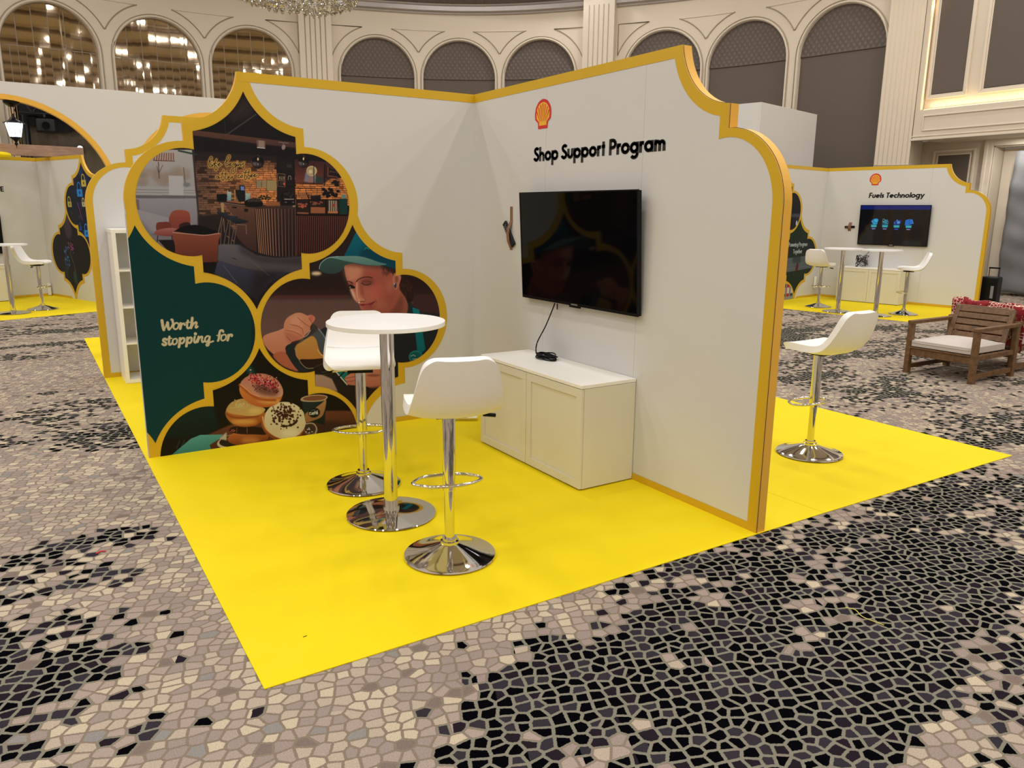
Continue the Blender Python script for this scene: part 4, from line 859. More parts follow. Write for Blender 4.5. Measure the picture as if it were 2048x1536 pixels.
def pecten(fr, uc, zb, wdt, hgt, n, parent, dirn=-1):
    """red and yellow shell emblem"""
    def P(x, y): return (uc + dirn * x * wdt, zb + y * hgt)
    def outline(k):
        pts = []
        base = [(-0.29 + .06 * k, 0.0 + .11 * k), (-0.31 + .08 * k, 0.21 + 0.02 * k), (-0.50 + .11 * k, 0.34 + .02 * k)]
        arcp = []
        for i in range(25):
            t = PI * (1.08 - 1.16 * i / 24)
            bumps = 1 + 0.018 * abs(math.sin(i * 7 * PI / 24)) * (0 if k else 1)
            arcp.append((math.cos(t) * (0.50 - .095 * k) * bumps, 0.50 + math.sin(t) * (0.50 - .10 * k) * bumps))
        return base + arcp + [(-x, y) for x, y in reversed(base)]
    t = flat('emblem_shell', fr, [P(*p) for p in outline(0)], n, M['red'], parent)
    y_ = flat('emblem_face', fr, [P(*p) for p in outline(1)], n + 0.0006, M['amber'], t)
    vs = []; fs = []
    for a in (-62, -41, -20.5, 0, 20.5, 41, 62):
        r0 = 0.14; top = 0.50 + (0.44 - abs(a) / 62 * 0.16)
        x0, y0 = 0.17 * a / 62, 0.25; L = top - 0.12 if abs(a) < 50 else 0.42
        x1 = 0.02 * a / 62 + math.sin(math.radians(a)) * (0.36 + 0.05 * abs(a) / 62) * 1.0; y1 = 0.50 + math.cos(math.radians(a)) * 0.36 - 0.06 * abs(a) / 62
        d = np.array([x1 - x0, y1 - y0]); d /= np.hypot(*d); p = np.array([-d[1], d[0]])
        b = len(vs)
        for q in ((x0 - p[0] * .008, y0 - p[1] * .008), (x0 + p[0] * .008, y0 + p[1] * .008), (x1 + p[0] * .027, y1 + p[1] * .027), (x1 - p[0] * .027, y1 - p[1] * .027)): vs.append(fr(*P(*q), n + 0.0012))
        fs.append((b, b + 1, b + 2, b + 3))
    mesh_obj('emblem_ribs', vs, fs, M['red'], t)
    return t

def title_wall(name, label, fr, title, tu, tz, cap, tw, logo_u, logo_z, lw, slant=0.0, seams=True, border=True):
    t = thing(name, label, 'partition')
    tc, rx = 2.250, 0.380; end = tc + 0.40 + rx
    out = [(0.0, 0.0), (0.0, HT)] + profile(tc, rx, 'out')
    cuts = [0.0, 1.0, 2.0, end + 0.01] if seams else [0.0, end + 0.01]
    for a, b in zip(cuts, cuts[1:]):
        p = clip(clip(out, 0, a + (0.0007 if a else 0)), 0, b - 0.0007, False)
        prism('panel', fr, p, 0.0, -TH, M['white'], t, M['goldedge'], plain=lambda q, w_: abs(q[0] - w_[0]) < 1e-5 and q[0] < 2.1)
    goldborder(fr, tc, rx, t, 0.0, 0.0)
    pj = [fr(u + .0008, z + .0008, -0.006) for u, z in profile(tc, rx, 'out')]; tube_obj('edge_joint', pj, 0.0016, M['ink'], t, 5)
    if title: lettering('title_lettering', fr, title, tu, tz, cap, tw, 0.002, M['ink'], t, slant=slant, dirn=1)
    if lw: pecten(fr, logo_u, logo_z, lw, lw * 0.985, 0.002, t, dirn=1)
    return t

def rot2(v, a): return (v[0] * math.cos(a) - v[1] * math.sin(a), v[0] * math.sin(a) + v[1] * math.cos(a))

# ------------------------------------------------------------------ furniture builders
def make_stool(label, group):
    t = thing('bar_stool', label, 'bar stool', group=group)
    # base with trumpet flare
    lathe('base', [(0.0, 0.004), (0.222, 0.004), (0.228, 0.008), (0.225, 0.014), (0.206, 0.017), (0.15, 0.033), (0.09, 0.054), (0.05, 0.068), (0.046, 0.070), (0.046, 0.082), (0.036, 0.086), (0.036, 0.098), (0.0, 0.098)], M['chrome'], t, 64)
    lathe('gas_tube', [(0.0, 0.07), (0.0245, 0.07), (0.0245, 0.40), (0.0, 0.40)], M['chrome'], t, 28)
    sl = lathe('sleeve', [(0.0245, 0.345), (0.031, 0.345), (0.0315, 0.35), (0.0315, 0.725), (0.0, 0.725)], M['chrome'], t, 32)
    # footrest ring (front = +y)
    ring = smooth_pts([(0.0, -0.032, .372), (0.10, -0.018, .372), (0.166, 0.03, .372), (0.160, 0.075, .372), (0.10, 0.128, .372), (0.0, 0.142, .372), (-0.10, 0.128, .372), (-0.160, 0.075, .372), (-0.166, 0.03, .372), (-0.10, -0.018, .372)], 6, True)
    tube_obj('footrest', ring, 0.0085, M['chrome'], t, 10, True)
    # seat mount and lever
    bm = bmesh.new(); add_box(bm, -0.075, 0.075, -0.085, 0.075, 0.722, 0.738); bm_obj('seat_plate', bm, M['black'], t, bevel=0.004)
    tube_obj('lever', [(0.02, -0.01, 0.726), (0.12, -0.015, 0.722), (0.205, -0.02, 0.712)], 0.005, M['chrome'], t, 8)
    tube_obj('lever_grip', [(0.165, -0.018, 0.7165), (0.225, -0.021, 0.709)], 0.0095, M['black'], t, 10)
    # seat shell: profile (y forward, z), half width, side curl
    prof = [(0.168, 0.762, .150, .000), (0.166, 0.782, .172, .001), (0.146, 0.796, .190, .003), (0.10, 0.800, .200, .006), (0.04, 0.794, .204, .010), (-0.02, 0.786, .205, .014), (-0.08, 0.780, .204, .018), (-0.135, 0.782, .202, .022), (-0.178, 0.798, .200, .024), (-0.205, 0.826, .197, .024), (-0.224, 0.864, .192, .020), (-0.240, 0.908, .185, .016), (-0.254, 0.952, .177, .012), (-0.265, 0.992, .169, .009), (-0.273, 1.024, .158, .006), (-0.278, 1.042, .138, .004), (-0.280, 1.050, .110, .003)]
    nv = 14; V = []; F = []
    for i, (y, z, hw, curl) in enumerate(prof):
        a = prof[max(0, i - 1)]; b = prof[min(len(prof) - 1, i + 1)]; ty, tz = b[0] - a[0], b[1] - a[1]; L = math.hypot(ty, tz); ny, nz = -tz / L, ty / L
        if nz < 0 and i < 8: ny, nz = -ny, -nz
        if i >= 8 and ny < 0: ny, nz = -ny, -nz
        for j in range(nv + 1):
            s_ = -1 + 2 * j / nv; k = abs(s_) ** 2.6
            V.append((hw * s_, y + ny * curl * k * 1.3, z + nz * curl * k * 1.3))
    for i in range(len(prof) - 1):
        for j in range(nv):
            q = i * (nv + 1) + j; F.append((q, q + 1, q + nv + 2, q + nv + 1))
    o = mesh_obj('seat', V, F, M['leather'], t, smooth=True)
    bm = bmesh.new(); bm.from_mesh(o.data); bmesh.ops.recalc_face_normals(bm, faces=bm.faces)
    mid = [f for f in bm.faces if abs(f.calc_center_median().x) < 0.03 and 0 < f.calc_center_median().y < 0.1]
    if mid and mid[0].normal.z < 0: bmesh.ops.reverse_faces(bm, faces=bm.faces)
    bm.to_mesh(o.data); bm.free()
    s_ = o.modifiers.new('thick', 'SOLIDIFY'); s_.thickness = 0.047; s_.offset = -1; s_.use_rim = True
    b_ = o.modifiers.new('round', 'BEVEL'); b_.width = 0.018; b_.segments = 3; b_.limit_method = 'ANGLE'; b_.angle_limit = math.radians(50)
    su = o.modifiers.new('sub', 'SUBSURF'); su.levels = 1; su.render_levels = 1
    # stitched seam across the bend
    i = 9; pts = [(V[i * (nv + 1) + j][0] * 0.97, V[i * (nv + 1) + j][1] + .002, V[i * (nv + 1) + j][2] + .002) for j in range(nv + 1)]
    tube_obj('seam', pts, 0.0016, M['leather'], t, 6)
    return t
def make_table(label, group, r=0.313, h=1.095):
    t = thing('bar_table', label, 'bar table', group=group)
    lathe('table_top', [(0.0, h - 0.024), (r - 0.002, h - 0.024), (r, h - 0.022), (r, h - 0.002), (r - 0.002, h), (0.0, h)], M['tabletop'], t, 72)
    lathe('pole', [(0.0, 0.02), (0.038, 0.02), (0.038, h - 0.03), (0.0, h - 0.03)], M['chrome'], t, 36)
    lathe('base', [(0.0, 0.004), (0.245, 0.004), (0.25, 0.008), (0.247, 0.013), (0.20, 0.022), (0.12, 0.031), (0.046, 0.036), (0.045, 0.055), (0.0, 0.055)], M['chrome'], t, 72)
    lathe('mount_plate', [(0.0, h - 0.032), (0.07, h - 0.032), (0.07, h - 0.0245), (0.0, h - 0.0245)], M['chrome'], t, 24)
    return t
def make_cabinet(label, fr, u0, width, depth, h, doors=2):
    """sideboard against a wall described by fr; front faces along the wall normal"""
    t = thing('sideboard', label, 'cabinet')
    def bx(name, ua, ub, na, nb, za, zb, m, bev=0.0015, parent=None):
        bm = bmesh.new(); vs = [bm.verts.new(fr((ua, ub)[i & 1], (za, zb)[i >> 2], (na, nb)[(i >> 1) & 1])) for i in range(8)]
        for f in ((0, 2, 3, 1), (4, 5, 7, 6), (0, 1, 5, 4), (2, 6, 7, 3), (0, 4, 6, 2), (1, 3, 7, 5)): bm.faces.new([vs[i] for i in f])
        return bm_obj(name, bm, m, parent or t, bevel=bev)
    g = 0.004; u1 = u0 + width
    bx('side_panel', u1 - 0.018, u1, g, depth - 0.022, 0.012, h - 0.024, M['cream']); bx('side_panel', u0, u0 + 0.018, g, depth - 0.022, 0.012, h - 0.024, M['cream'])
    bx('top_panel', u0, u1, g, depth, h - 0.022, h, M['cabtop'], 0.002); bx('bottom_panel', u0 + 0.02, u1 - 0.02, g + 0.01, depth - 0.03, 0.014, 0.032, M['cream'])
    bx('back_panel', u0 + 0.02, u1 - 0.02, g + 0.002, g + 0.01, 0.03, h - 0.03, M['cream'])
    for q in (u0 + 0.03, u1 - 0.07): bx('foot', q, q + 0.04, 0.05, 0.09, 0.004, 0.013, M['black'], 0); bx('foot', q, q + 0.04, depth - 0.09, depth - 0.05, 0.004, 0.013, M['black'], 0)
    dw = width / doors
    for i in range(doors):
        a, b = u0 + i * dw + 0.002, u0 + (i + 1) * dw - 0.002; z0, z1 = 0.014, h - 0.026
        d = bx('door', a, b, depth - 0.020, depth - 0.010, z0, z1, M['cream'], 0.001)
        fwd = 0.052
        bx('door_rail', a, b, depth - 0.0105, depth - 0.001, z1 - fwd, z1, M['cream'], 0.0012, d); bx('door_rail', a, b, depth - 0.0105, depth - 0.001, z0, z0 + fwd, M['cream'], 0.0012, d)
        bx('door_stile', a, a + fwd, depth - 0.0105, depth - 0.001, z0 + fwd, z1 - fwd, M['cream'], 0.0012, d); bx('door_stile', b - fwd, b, depth - 0.0105, depth - 0.001, z0 + fwd, z1 - fwd, M['cream'], 0.0012, d)
    return t
def make_tv(label, fr, uc, zc, w_, h_, n_bot, n_top, screen):
    """flat screen on a wall, leaning forward at the top"""
    t = thing('television', label, 'television')
    tilt = (n_top - n_bot) / h_
    def P(u, z, n): return fr(uc + u, zc + z, (n_bot + n_top) / 2 + tilt * z + n)
    def slab(name, u0, u1, z0, z1, n0, n1, m, bev=0.0, parent=None):
        bm = bmesh.new(); vs = [bm.verts.new(P((u0, u1)[i & 1], (z0, z1)[i >> 2], (n0, n1)[(i >> 1) & 1])) for i in range(8)]
        for f in ((0, 2, 3, 1), (4, 5, 7, 6), (0, 1, 5, 4), (2, 6, 7, 3), (0, 4, 6, 2), (1, 3, 7, 5)): bm.faces.new([vs[i] for i in f])
        return bm_obj(name, bm, m, parent or t, bevel=bev)
    W, H = w_ / 2, h_ / 2; b = 0.009
    slab('rear_shell', -W + .004, W - .004, -H + .004, H - .004, -0.030, -0.006, M['black'], 0.003)
    slab('bezel', -W, -W + b, -H, H, -0.008, 0.004, M['black'], 0.001); slab('bezel', W - b, W, -H, H, -0.008, 0.004, M['black'], 0.001)
    slab('bezel', -W + b, W - b, H - b, H, -0.008, 0.004, M['black'], 0.001); slab('bezel', -W + b, W - b, -H, -H + 0.018, -0.008, 0.004, M['black'], 0.001)
    slab('screen', -W + b - .001, W - b + .001, -H + 0.017, H - b + .001, -0.006, 0.0015, screen)
    slab('maker_badge', -0.035, 0.035, -H + 0.004, -H + 0.013, 0.004, 0.0052, M['silver'])
    slab('logo_tab', -0.06, 0.06, -H - 0.012, -H, -0.006, 0.003, M['black'], 0.001)
    bm = bmesh.new(); vs = [bm.verts.new(fr(uc + (-.2, .2)[i & 1], zc + (-.15, .15)[i >> 2], (0.001, n_bot - 0.012)[(i >> 1) & 1])) for i in range(8)]
    for f in ((0, 2, 3, 1), (4, 5, 7, 6), (0, 1, 5, 4), (2, 6, 7, 3), (0, 4, 6, 2), (1, 3, 7, 5)): bm.faces.new([vs[i] for i in f])
    bm_obj('wall_bracket', bm, M['black'], t)
    return t
def remote(label, fr, u, z, ang, L=0.165, wd=0.042):
    t = thing('remote_control', label, 'remote control')
    c, s_ = math.cos(ang), math.sin(ang)
    def slab(name, l0, l1, w0, w1, n0, n1, m, bev, parent):
        bm = bmesh.new(); vs = []
        for i in range(8):
            l = (l0, l1)[i & 1]; q = (w0, w1)[i >> 2]; n = (n0, n1)[(i >> 1) & 1]; vs.append(bm.verts.new(fr(u + l * c - q * s_, z + l * s_ + q * c, n)))
        for f in ((0, 2, 3, 1), (4, 5, 7, 6), (0, 1, 5, 4), (2, 6, 7, 3), (0, 4, 6, 2), (1, 3, 7, 5)): bm.faces.new([vs[i] for i in f])
        return bm_obj(name, bm, m, parent, bevel=bev, segs=3)
    slab('body', -L / 2, L / 2, -wd / 2, wd / 2, 0.002, 0.02, M['black'], 0.006, t)
    for i in range(4):
        for j in (-1, 1): slab('button', -L * .36 + i * 0.017, -L * .36 + i * 0.017 + 0.007, j * 0.009 - .003, j * 0.009 + .003, 0.0195, 0.022, M['silver'], 0, t)
    return t
def tape(label, fr, pts, wd, horizontal=False):
    """strip of parcel tape following (u, z, n) points"""
    V = []; F = []
    for (u, z, n) in pts:
        if horizontal: V += [fr(u, z - wd / 2, n), fr(u, z + wd / 2, n)]
        else: V += [fr(u - wd / 2, z, n), fr(u + wd / 2, z, n)]
    for i in range(len(pts) - 1): F.append((2 * i, 2 * i + 1, 2 * i + 3, 2 * i + 2))
    o = mesh_obj('packing_tape', V, F, M['tape'])
    s_ = o.modifiers.new('t', 'SOLIDIFY'); s_.thickness = 0.0006
    return tag(o, label, 'adhesive tape')

# ================================================================== SETTING
fl = box('floor', -15, 15.2, -14, 17.5, -0.05, 0.0, M['pebble']); struct(fl)

# ------------------------------------------------------------------ curved arcade wall of the hall
Zs = 6.2
def p2(px, py, z): 
    P = onp(px, py, 2, z); return np.array([P[0], P[1]])
cent = [p2(92, 4, Zs), p2(310, 36, Zs), p2(500, 57, Zs), p2(754, 75, Zs), p2(918, 82, Zs), p2(1080, 79, Zs), p2(1328, 61, Zs), p2(1500, 41, Zs), p2(1690, 7, Zs)]
d0 = cent[1] - cent[0]; d0 = d0 / np.hypot(*d0); d0 = np.array([1.0, 0.0])
pre = [cent[0] - d0 * 12.0, cent[0] - d0 * 9.0, cent[0] - d0 * 5.6, cent[0] - d0 * 3.25]
plan = pre + cent
dl = plan[-1] - plan[-2]; dl /= np.hypot(*dl); plan.append(plan[-1] + dl * 1.2)
sacc = [0.0]
for a, b in zip(plan, plan[1:]): sacc.append(sacc[-1] + np.hypot(*(b - a)))
fine = smooth_pts([(*p, 0) for p in plan], 12); fs_ = np.array([(q[0], q[1]) for q in fine])
fa = np.concatenate([[0], np.cumsum(np.hypot(*(fs_[1:] - fs_[:-1]).T))])
def W2(s, n=0.0):
    x = np.interp(s, fa, fs_[:, 0]); y = np.interp(s, fa, fs_[:, 1])
    x2 = np.interp(s + .2, fa, fs_[:, 0]); y2 = np.interp(s + .2, fa, fs_[:, 1]); x1 = np.interp(s - .2, fa, fs_[:, 0]); y1 = np.interp(s - .2, fa, fs_[:, 1])
    t = np.array([x2 - x1, y2 - y1]); t /= max(1e-9, np.hypot(*t)); nn = np.array([t[1], -t[0]])   # towards the room
    return x + nn[0] * n, y + nn[1] * n
def W3(s, z, n=0.0):
    x, y = W2(s, n); return (x, y, z)
def s_of(p):
    return fa[np.argmin(np.hypot(fs_[:, 0] - p[0], fs_[:, 1] - p[1]))]
arch_s = [s_of(p) for p in plan[2:4]] + [s_of(p) for p in cent]
AR = 0.985; ZSP = Zs - AR
arch_s[1] = arch_s[2] - 3.25 ; arch_s[0] = arch_s[1] - 2.25
s_end = fa[-1] - 0.02
wallT = CEIL
# wall skin with arched openings
cols = sorted(set([0.0] + [round(a + AR * math.sin(PI / 2 * k / 12), 4) for a in arch_s for k in range(-12, 13)] + list(np.arange(0.3, s_end, 0.4)) + [s_end]))
V = []; F = []
def topz(s):
    for a in arch_s:
        if abs(s - a) < AR - 1e-4: return ZSP + math.sqrt(max(0, AR * AR - (s - a) ** 2))
    return 0.0
for s0, s1 in zip(cols, cols[1:]):
    if s1 - s0 < 1e-4: continue
    mid = (s0 + s1) / 2; inside = any(abs(mid - a) < AR for a in arch_s)
    z0 = (topz(s0) if topz(s0) > 0 else ZSP) if inside else 0.0; z1 = (topz(s1) if topz(s1) > 0 else ZSP) if inside else 0.0
    b = len(V); V += [W3(s0, z0), W3(s1, z1), W3(s1, wallT), W3(s0, wallT)]; F.append((b, b + 1, b + 2, b + 3))
wb = struct(mesh_obj('wall_back', V, F, M['wall']), label='cream curved hall wall with tall arches and pilasters')
DEP = 0.14
for ia, a in enumerate(arch_s):
    jam = [(-AR, 0.0), (-AR, ZSP)] + [(-AR * math.cos(PI * k / 24), ZSP + AR * math.sin(PI * k / 24)) for k in range(1, 24)] + [(AR, ZSP), (AR, 0.0)]
    V = []; F = []
    for (x, z) in jam: V += [W3(a + x, z, 0), W3(a + x, z, -DEP)]
    for i in range(len(jam) - 1): F.append((2 * i, 2 * i + 1, 2 * i + 3, 2 * i + 2))
    mesh_obj('arch_reveal', V, F, M['trimp'], wb)
    for rr, tr, mm in ((AR + 0.03, 0.022, 'trimp'), (AR + 0.075, 0.008, 'groove')):
        pts = [W3(a - rr, z, 0.012) for z in (0.0, 2.5, ZSP)] + [W3(a - rr * math.cos(PI * k / 28), ZSP + rr * math.sin(PI * k / 28), 0.012) for k in range(1, 28)] + [W3(a + rr, z, 0.012) for z in (ZSP, 2.5, 0.0)]
        tube_obj('arch_moulding', pts, tr, M[mm], wb, 6)
    if ia < 5:   # bronze mirror strips, 6 tall ones above the rail, 12 narrow ones below
        r0 = random.Random(ia * 11 + 3)
        def strip(x0, x1, top, bot, name):
            k = 6; ty, tx = r0.uniform(-.004, .004), r0.uniform(-.012, .012)
            VV = []; FF = []; cx = (x0 + x1) / 2
            for j in range(k + 1):
                x = x0 + (x1 - x0) * j / k
                zt = top(x); zb = bot
                for z in (zb, zt): VV.append(W3(a + x, z, -DEP + 0.012 + ty * (x - cx) * 2 + tx * (z - (zb + zt) / 2) * 0.12))
            for j in range(k): FF.append((2 * j, 2 * j + 2, 2 * j + 3, 2 * j + 1))
            o = mesh_obj(name, VV, FF, M['mirror'], wb)
        archtop = lambda x: ZSP + math.sqrt(max(0.0004, (AR - .004) ** 2 - x * x))
        n1 = 6; rail = ZSP + 0.02
        for q in range(n1):
            x0, x1 = -AR + .004 + 2 * (AR - .004) * q / n1, -AR + .004 + 2 * (AR - .004) * (q + 1) / n1
            strip(x0 + .010, x1 - .010, archtop, rail + .01, 'mirror_strip')
        for q in range(12):
            x0, x1 = -AR + .004 + 2 * (AR - .004) * q / 12, -AR + .004 + 2 * (AR - .004) * (q + 1) / 12
            strip(x0 + .008, x1 - .008, lambda x: rail - .01, 0.3, 'mirror_strip')
        VV = [W3(a + x, z, -DEP) for x in np.linspace(-AR, AR, 9) for z in (0.0, Zs + 0.01)]
        mesh_obj('mirror_backing', VV, [(2 * j, 2 * j + 2, 2 * j + 3, 2 * j + 1) for j in range(8)], M['groove'], wb)
    else:
        seam = ZSP + 0.0
        def padface(name, z_of_top, z_bot, m, n):
            VV = []; FF = []; UV = []
            xs = [AR * math.sin(PI / 2 * k / 12) * 0.995 for k in range(-12, 13)]
            for x in xs:
                for z in (z_bot, z_of_top(x)): VV.append(W3(a + x, z, n)); UV.append((x, z))
            for j in range(24): FF.append((2 * j, 2 * j + 2, 2 * j + 3, 2 * j + 1))
            o = mesh_obj(name, VV, FF, m, wb); l = o.data.uv_layers.new(name='UVMap')
            for lp in o.data.loops: l.data[lp.index].uv = UV[lp.vertex_index]
        padface('padded_panel', lambda x: ZSP + math.sqrt(max(0.0001, AR * AR * .99 - x * x)), seam, M['padquilt'], -DEP + 0.055)
        padface('padded_panel', lambda x: seam, 0.3, M['padplain'], -DEP + 0.035)
        tube_obj('panel_seam', [W3(a + x, seam, -DEP + 0.048) for x in np.linspace(-AR, AR, 9)], 0.014, M['padquilt'], wb, 6)
# spandrel lines between neighbouring arches
def spandrel(sc, half, full=(True, True)):
    """curved triangle between two arches centred at sc-half and sc+half"""
    R = AR + 0.30; zt = Zs + 0.24
    for sg in (-1, 1):
        if not full[0 if sg < 0 else 1]: continue
        ac = sc + sg * half
        xs = math.sqrt(max(0, R * R - (zt - ZSP) ** 2)); a_top = math.atan2(zt - ZSP, xs)
        a_bot = math.acos(min(1, (half - .01) / R))
        pts = [(ac - sg * R * math.cos(t), ZSP + R * math.sin(t)) for t in np.linspace(a_bot, a_top, 14)]
        tube_obj('spandrel_moulding', [W3(x, z, 0.006) for x, z in pts], 0.014, M['groove'], wb, 5)
    R_ = math.sqrt(max(0, R * R - (zt - ZSP) ** 2))
    tube_obj('spandrel_moulding', [W3(x, zt, 0.006) for x in np.linspace(sc - half + R_, sc + half - R_, 6)], 0.010, M['trimp'], wb, 5)
for i, j in ((2, 3), (3, 4), (5, 6), (6, 7), (8, 9), (9, 10), (0, 1)):
    spandrel((arch_s[i] + arch_s[j]) / 2, (arch_s[j] - arch_s[i]) / 2)
for i, sg in ((4, 1), (5, -1), (7, 1), (8, -1), (2, -1)):   # half spandrels beside the pilasters
    ac = arch_s[i]; R = AR + 0.30; zt = Zs + 0.24; lim = 1.20; xs = math.sqrt(R * R - (zt - ZSP) ** 2)
    pts = [(ac + sg * R * math.cos(t), ZSP + R * math.sin(t)) for t in np.linspace(math.acos(lim / R), math.atan2(zt - ZSP, xs), 14)]
    pts += [(ac + sg * lim, zt), (ac + sg * lim, ZSP + R * math.sin(math.acos(lim / R)))]
    tube_obj('spandrel_moulding', [W3(x, z, 0.006) for x, z in pts], 0.012, M['groove'], wb, 5)
# pilasters
def pilaster(sc, half, out=0.26):
    V = []; F = []
    pr_ = [(-half, 0.0), (-half, out), (half, out), (half, 0.0)]
    for x, n in pr_: V += [W3(sc + x, 0, n), W3(sc + x, wallT, n)]
    F = [(0, 2, 3, 1), (2, 4, 5, 3), (4, 6, 7, 5)]
    o = mesh_obj('pilaster', V, F, M['wall'], wb)
    for q in range(5):
        x = -half * 0.62 + q * half * 0.31
        tube_obj('flute', [W3(sc + x, 0.6, out + .002), W3(sc + x, 6.9, out + .002)], 0.013, M['groove'], o, 6)
    return o
pilaster((arch_s[4] + arch_s[5]) / 2, 0.42); pilaster((arch_s[7] + arch_s[8]) / 2, 0.42); pilaster((arch_s[1] + arch_s[2]) / 2, 0.42)
# cornice between the pilasters
def cornice(s0, s1):
    V = []; F = []; ss = np.linspace(s0, s1, 26)
    pr_ = [(0.0, 6.86), (0.05, 6.86), (0.06, 6.90), (0.14, 6.93), (0.14, 7.04), (0.17, 7.05), (0.19, 7.09)]
    for s in ss:
        for n, z in pr_: V.append(W3(s, z, n))
    k = len(pr_)
    for i in range(len(ss) - 1):
        for j in range(k - 1): F.append((i * k + j, (i + 1) * k + j, (i + 1) * k + j + 1, i * k + j + 1))
    o = mesh_obj('trim_1', V, F, M['cornice']); struct(o, label='silvery curved cornice with dark ornate top under ceiling')
    V = []; F = []
    pr2 = [(0.19, 7.09), (0.22, 7.11), (0.44, 7.36), (0.50, 7.46), (0.50, 7.9)]
    for s in ss:
        for n, z in pr2: V.append(W3(s, z, n))
    k = len(pr2)
    for i in range(len(ss) - 1):
        for j in range(k - 1): F.append((i * k + j, (i + 1) * k + j, (i + 1) * k + j + 1, i * k + j + 1))
    mesh_obj('ornate_cornice', V, F, M['cornicedark'], o)
    # scrolls on the dark band
    bm = bmesh.new()
    n_ = int((s1 - s0) / 0.22)
    for i in range(n_):
        s = s0 + (i + .5) * (s1 - s0) / n_
        tube(bm, [W3(s + 0.09 * math.cos(t), 7.20 + 0.07 * math.sin(t), 0.325 + 0.06 * math.sin(t)) for t in np.linspace(0, PI, 8)], 0.014, 5)
    bm_obj('cornice_scrolls', bm, M['cornice'], o)
cornice((arch_s[4] + arch_s[5]) / 2 + 0.42, (arch_s[7] + arch_s[8]) / 2 - 0.42)
cornice((arch_s[7] + arch_s[8]) / 2 + 0.42, arch_s[10] + 1.1); cornice((arch_s[1] + arch_s[2]) / 2 + 0.42, (arch_s[4] + arch_s[5]) / 2 - 0.42)

# right-hand side: corner pilaster, alcove wall, balcony block with cove light
e = W2(s_end); WX = 14.75
P3 = [(e[0], e[1]), (13.02, 5.12), (13.40, 4.56), (13.46, 4.60), (WX, 5.1)]
V = []; F = []
for x, y in P3: V += [(x, y, 0), (x, y, wallT)]
for i in range(len(P3) - 1): F.append((2 * i, 2 * i + 2, 2 * i + 3, 2 * i + 1))
wr = struct(mesh_obj('wall_right', V, F, M['wall']), label='cream right hall wall with fluted corner pilaster, doorway and padded panels')
for q in range(7):
    t_ = (q + 0.7) / 7.4; x = 13.02 + 0.38 * t_; y = 5.12 - 0.56 * t_
    tube_obj('flute', [(x - .004, y - .003, 0.4), (x - .004, y - .003, 7.6)], 0.005, M['trimp'], wr, 5)
tube_obj('pilaster_joint', [(13.01, 5.11, 2.72), (13.39, 4.55, 2.72)], 0.007, M['walldark'], wr, 5)
DY1, DY0, DZ = 3.50, 0.9, 3.11   # doorway
box('wall_face', WX, WX + 0.1, DY1, 5.2, 0, 3.3, M['walldark'], wr); box('wall_face', WX, WX + 0.1, DY0, DY1, DZ, 3.3, M['walldark'], wr)
box('wall_face', WX, WX + 0.1, -14, DY0, 0, 3.3, M['walldark'], wr)
dr = struct(box('door_1', WX - 0.05, WX + 0.02, DY1, DY1 + 0.17, 0, DZ + 0.16, M['trimp'], bevel=0.01), label='cream doorway frame beside the grey sheet')
box('door_frame', WX - 0.05, WX + 0.02, DY0, DY1, DZ, DZ + 0.16, M['trimp'], dr, 0.01); box('door_frame', WX - 0.05, WX + 0.02, DY0 - .17, DY0, 0, DZ + 0.16, M['trimp'], dr, 0.01)
box('door_frame', WX - 0.075, WX - 0.04, DY1 + 0.10, DY1 + 0.17, 0, DZ + 0.16, M['trimp'], dr, 0.008); box('door_frame', WX - 0.075, WX - 0.04, DY0, DY1 + .10, DZ + 0.10, DZ + 0.16, M['trimp'], dr, 0.008)
box('door_lining', WX + 0.02, WX + 0.42, DY1 - 0.02, DY1, 0, DZ, M['trimp'], dr); box('door_lining', WX + 0.02, WX + 0.42, DY0, DY1, DZ - 0.02, DZ, M['trimp'], dr)
box('door_leaf', WX + 0.36, WX + 0.40, DY0, DY1 - 0.04, 0.01, DZ - 0.04, M['trimp'], dr, 0.004)
for yy in (2.9, 1.7):
    box('leaf_panel', WX + 0.33, WX + 0.365, yy - 0.45, yy + 0.35, 1.2, 2.85, M['wall'], dr, 0.01); box('leaf_panel', WX + 0.33, WX + 0.365, yy - 0.45, yy + 0.35, 0.2, 1.0, M['wall'], dr, 0.01)
def frame_loop(parent, x, y0, y1, z0, z1, wd, d, m):
    box('panel_moulding', x - d, x, y0, y1, z1 - wd, z1, m, parent, 0.006); box('panel_moulding', x - d, x, y0, y1, z0, z0 + wd, m, parent, 0.006)
    box('panel_moulding', x - d, x, y0, y0 + wd, z0 + wd, z1 - wd, m, parent, 0.006); box('panel_moulding', x - d, x, y1 - wd, y1, z0 + wd, z1 - wd, m, parent, 0.006)
frame_loop(wr, WX, 3.86, 4.80, 1.0, 3.09, 0.045, 0.035, M['trimp']); frame_loop(wr, WX, 3.95, 4.71, 1.09, 3.00, 0.03, 0.03, M['trimp'])
box('padded_panel', WX - 0.03, WX, 3.985, 4.675, 1.12, 2.97, M['padplain'], wr, 0.012)
FX = 13.42
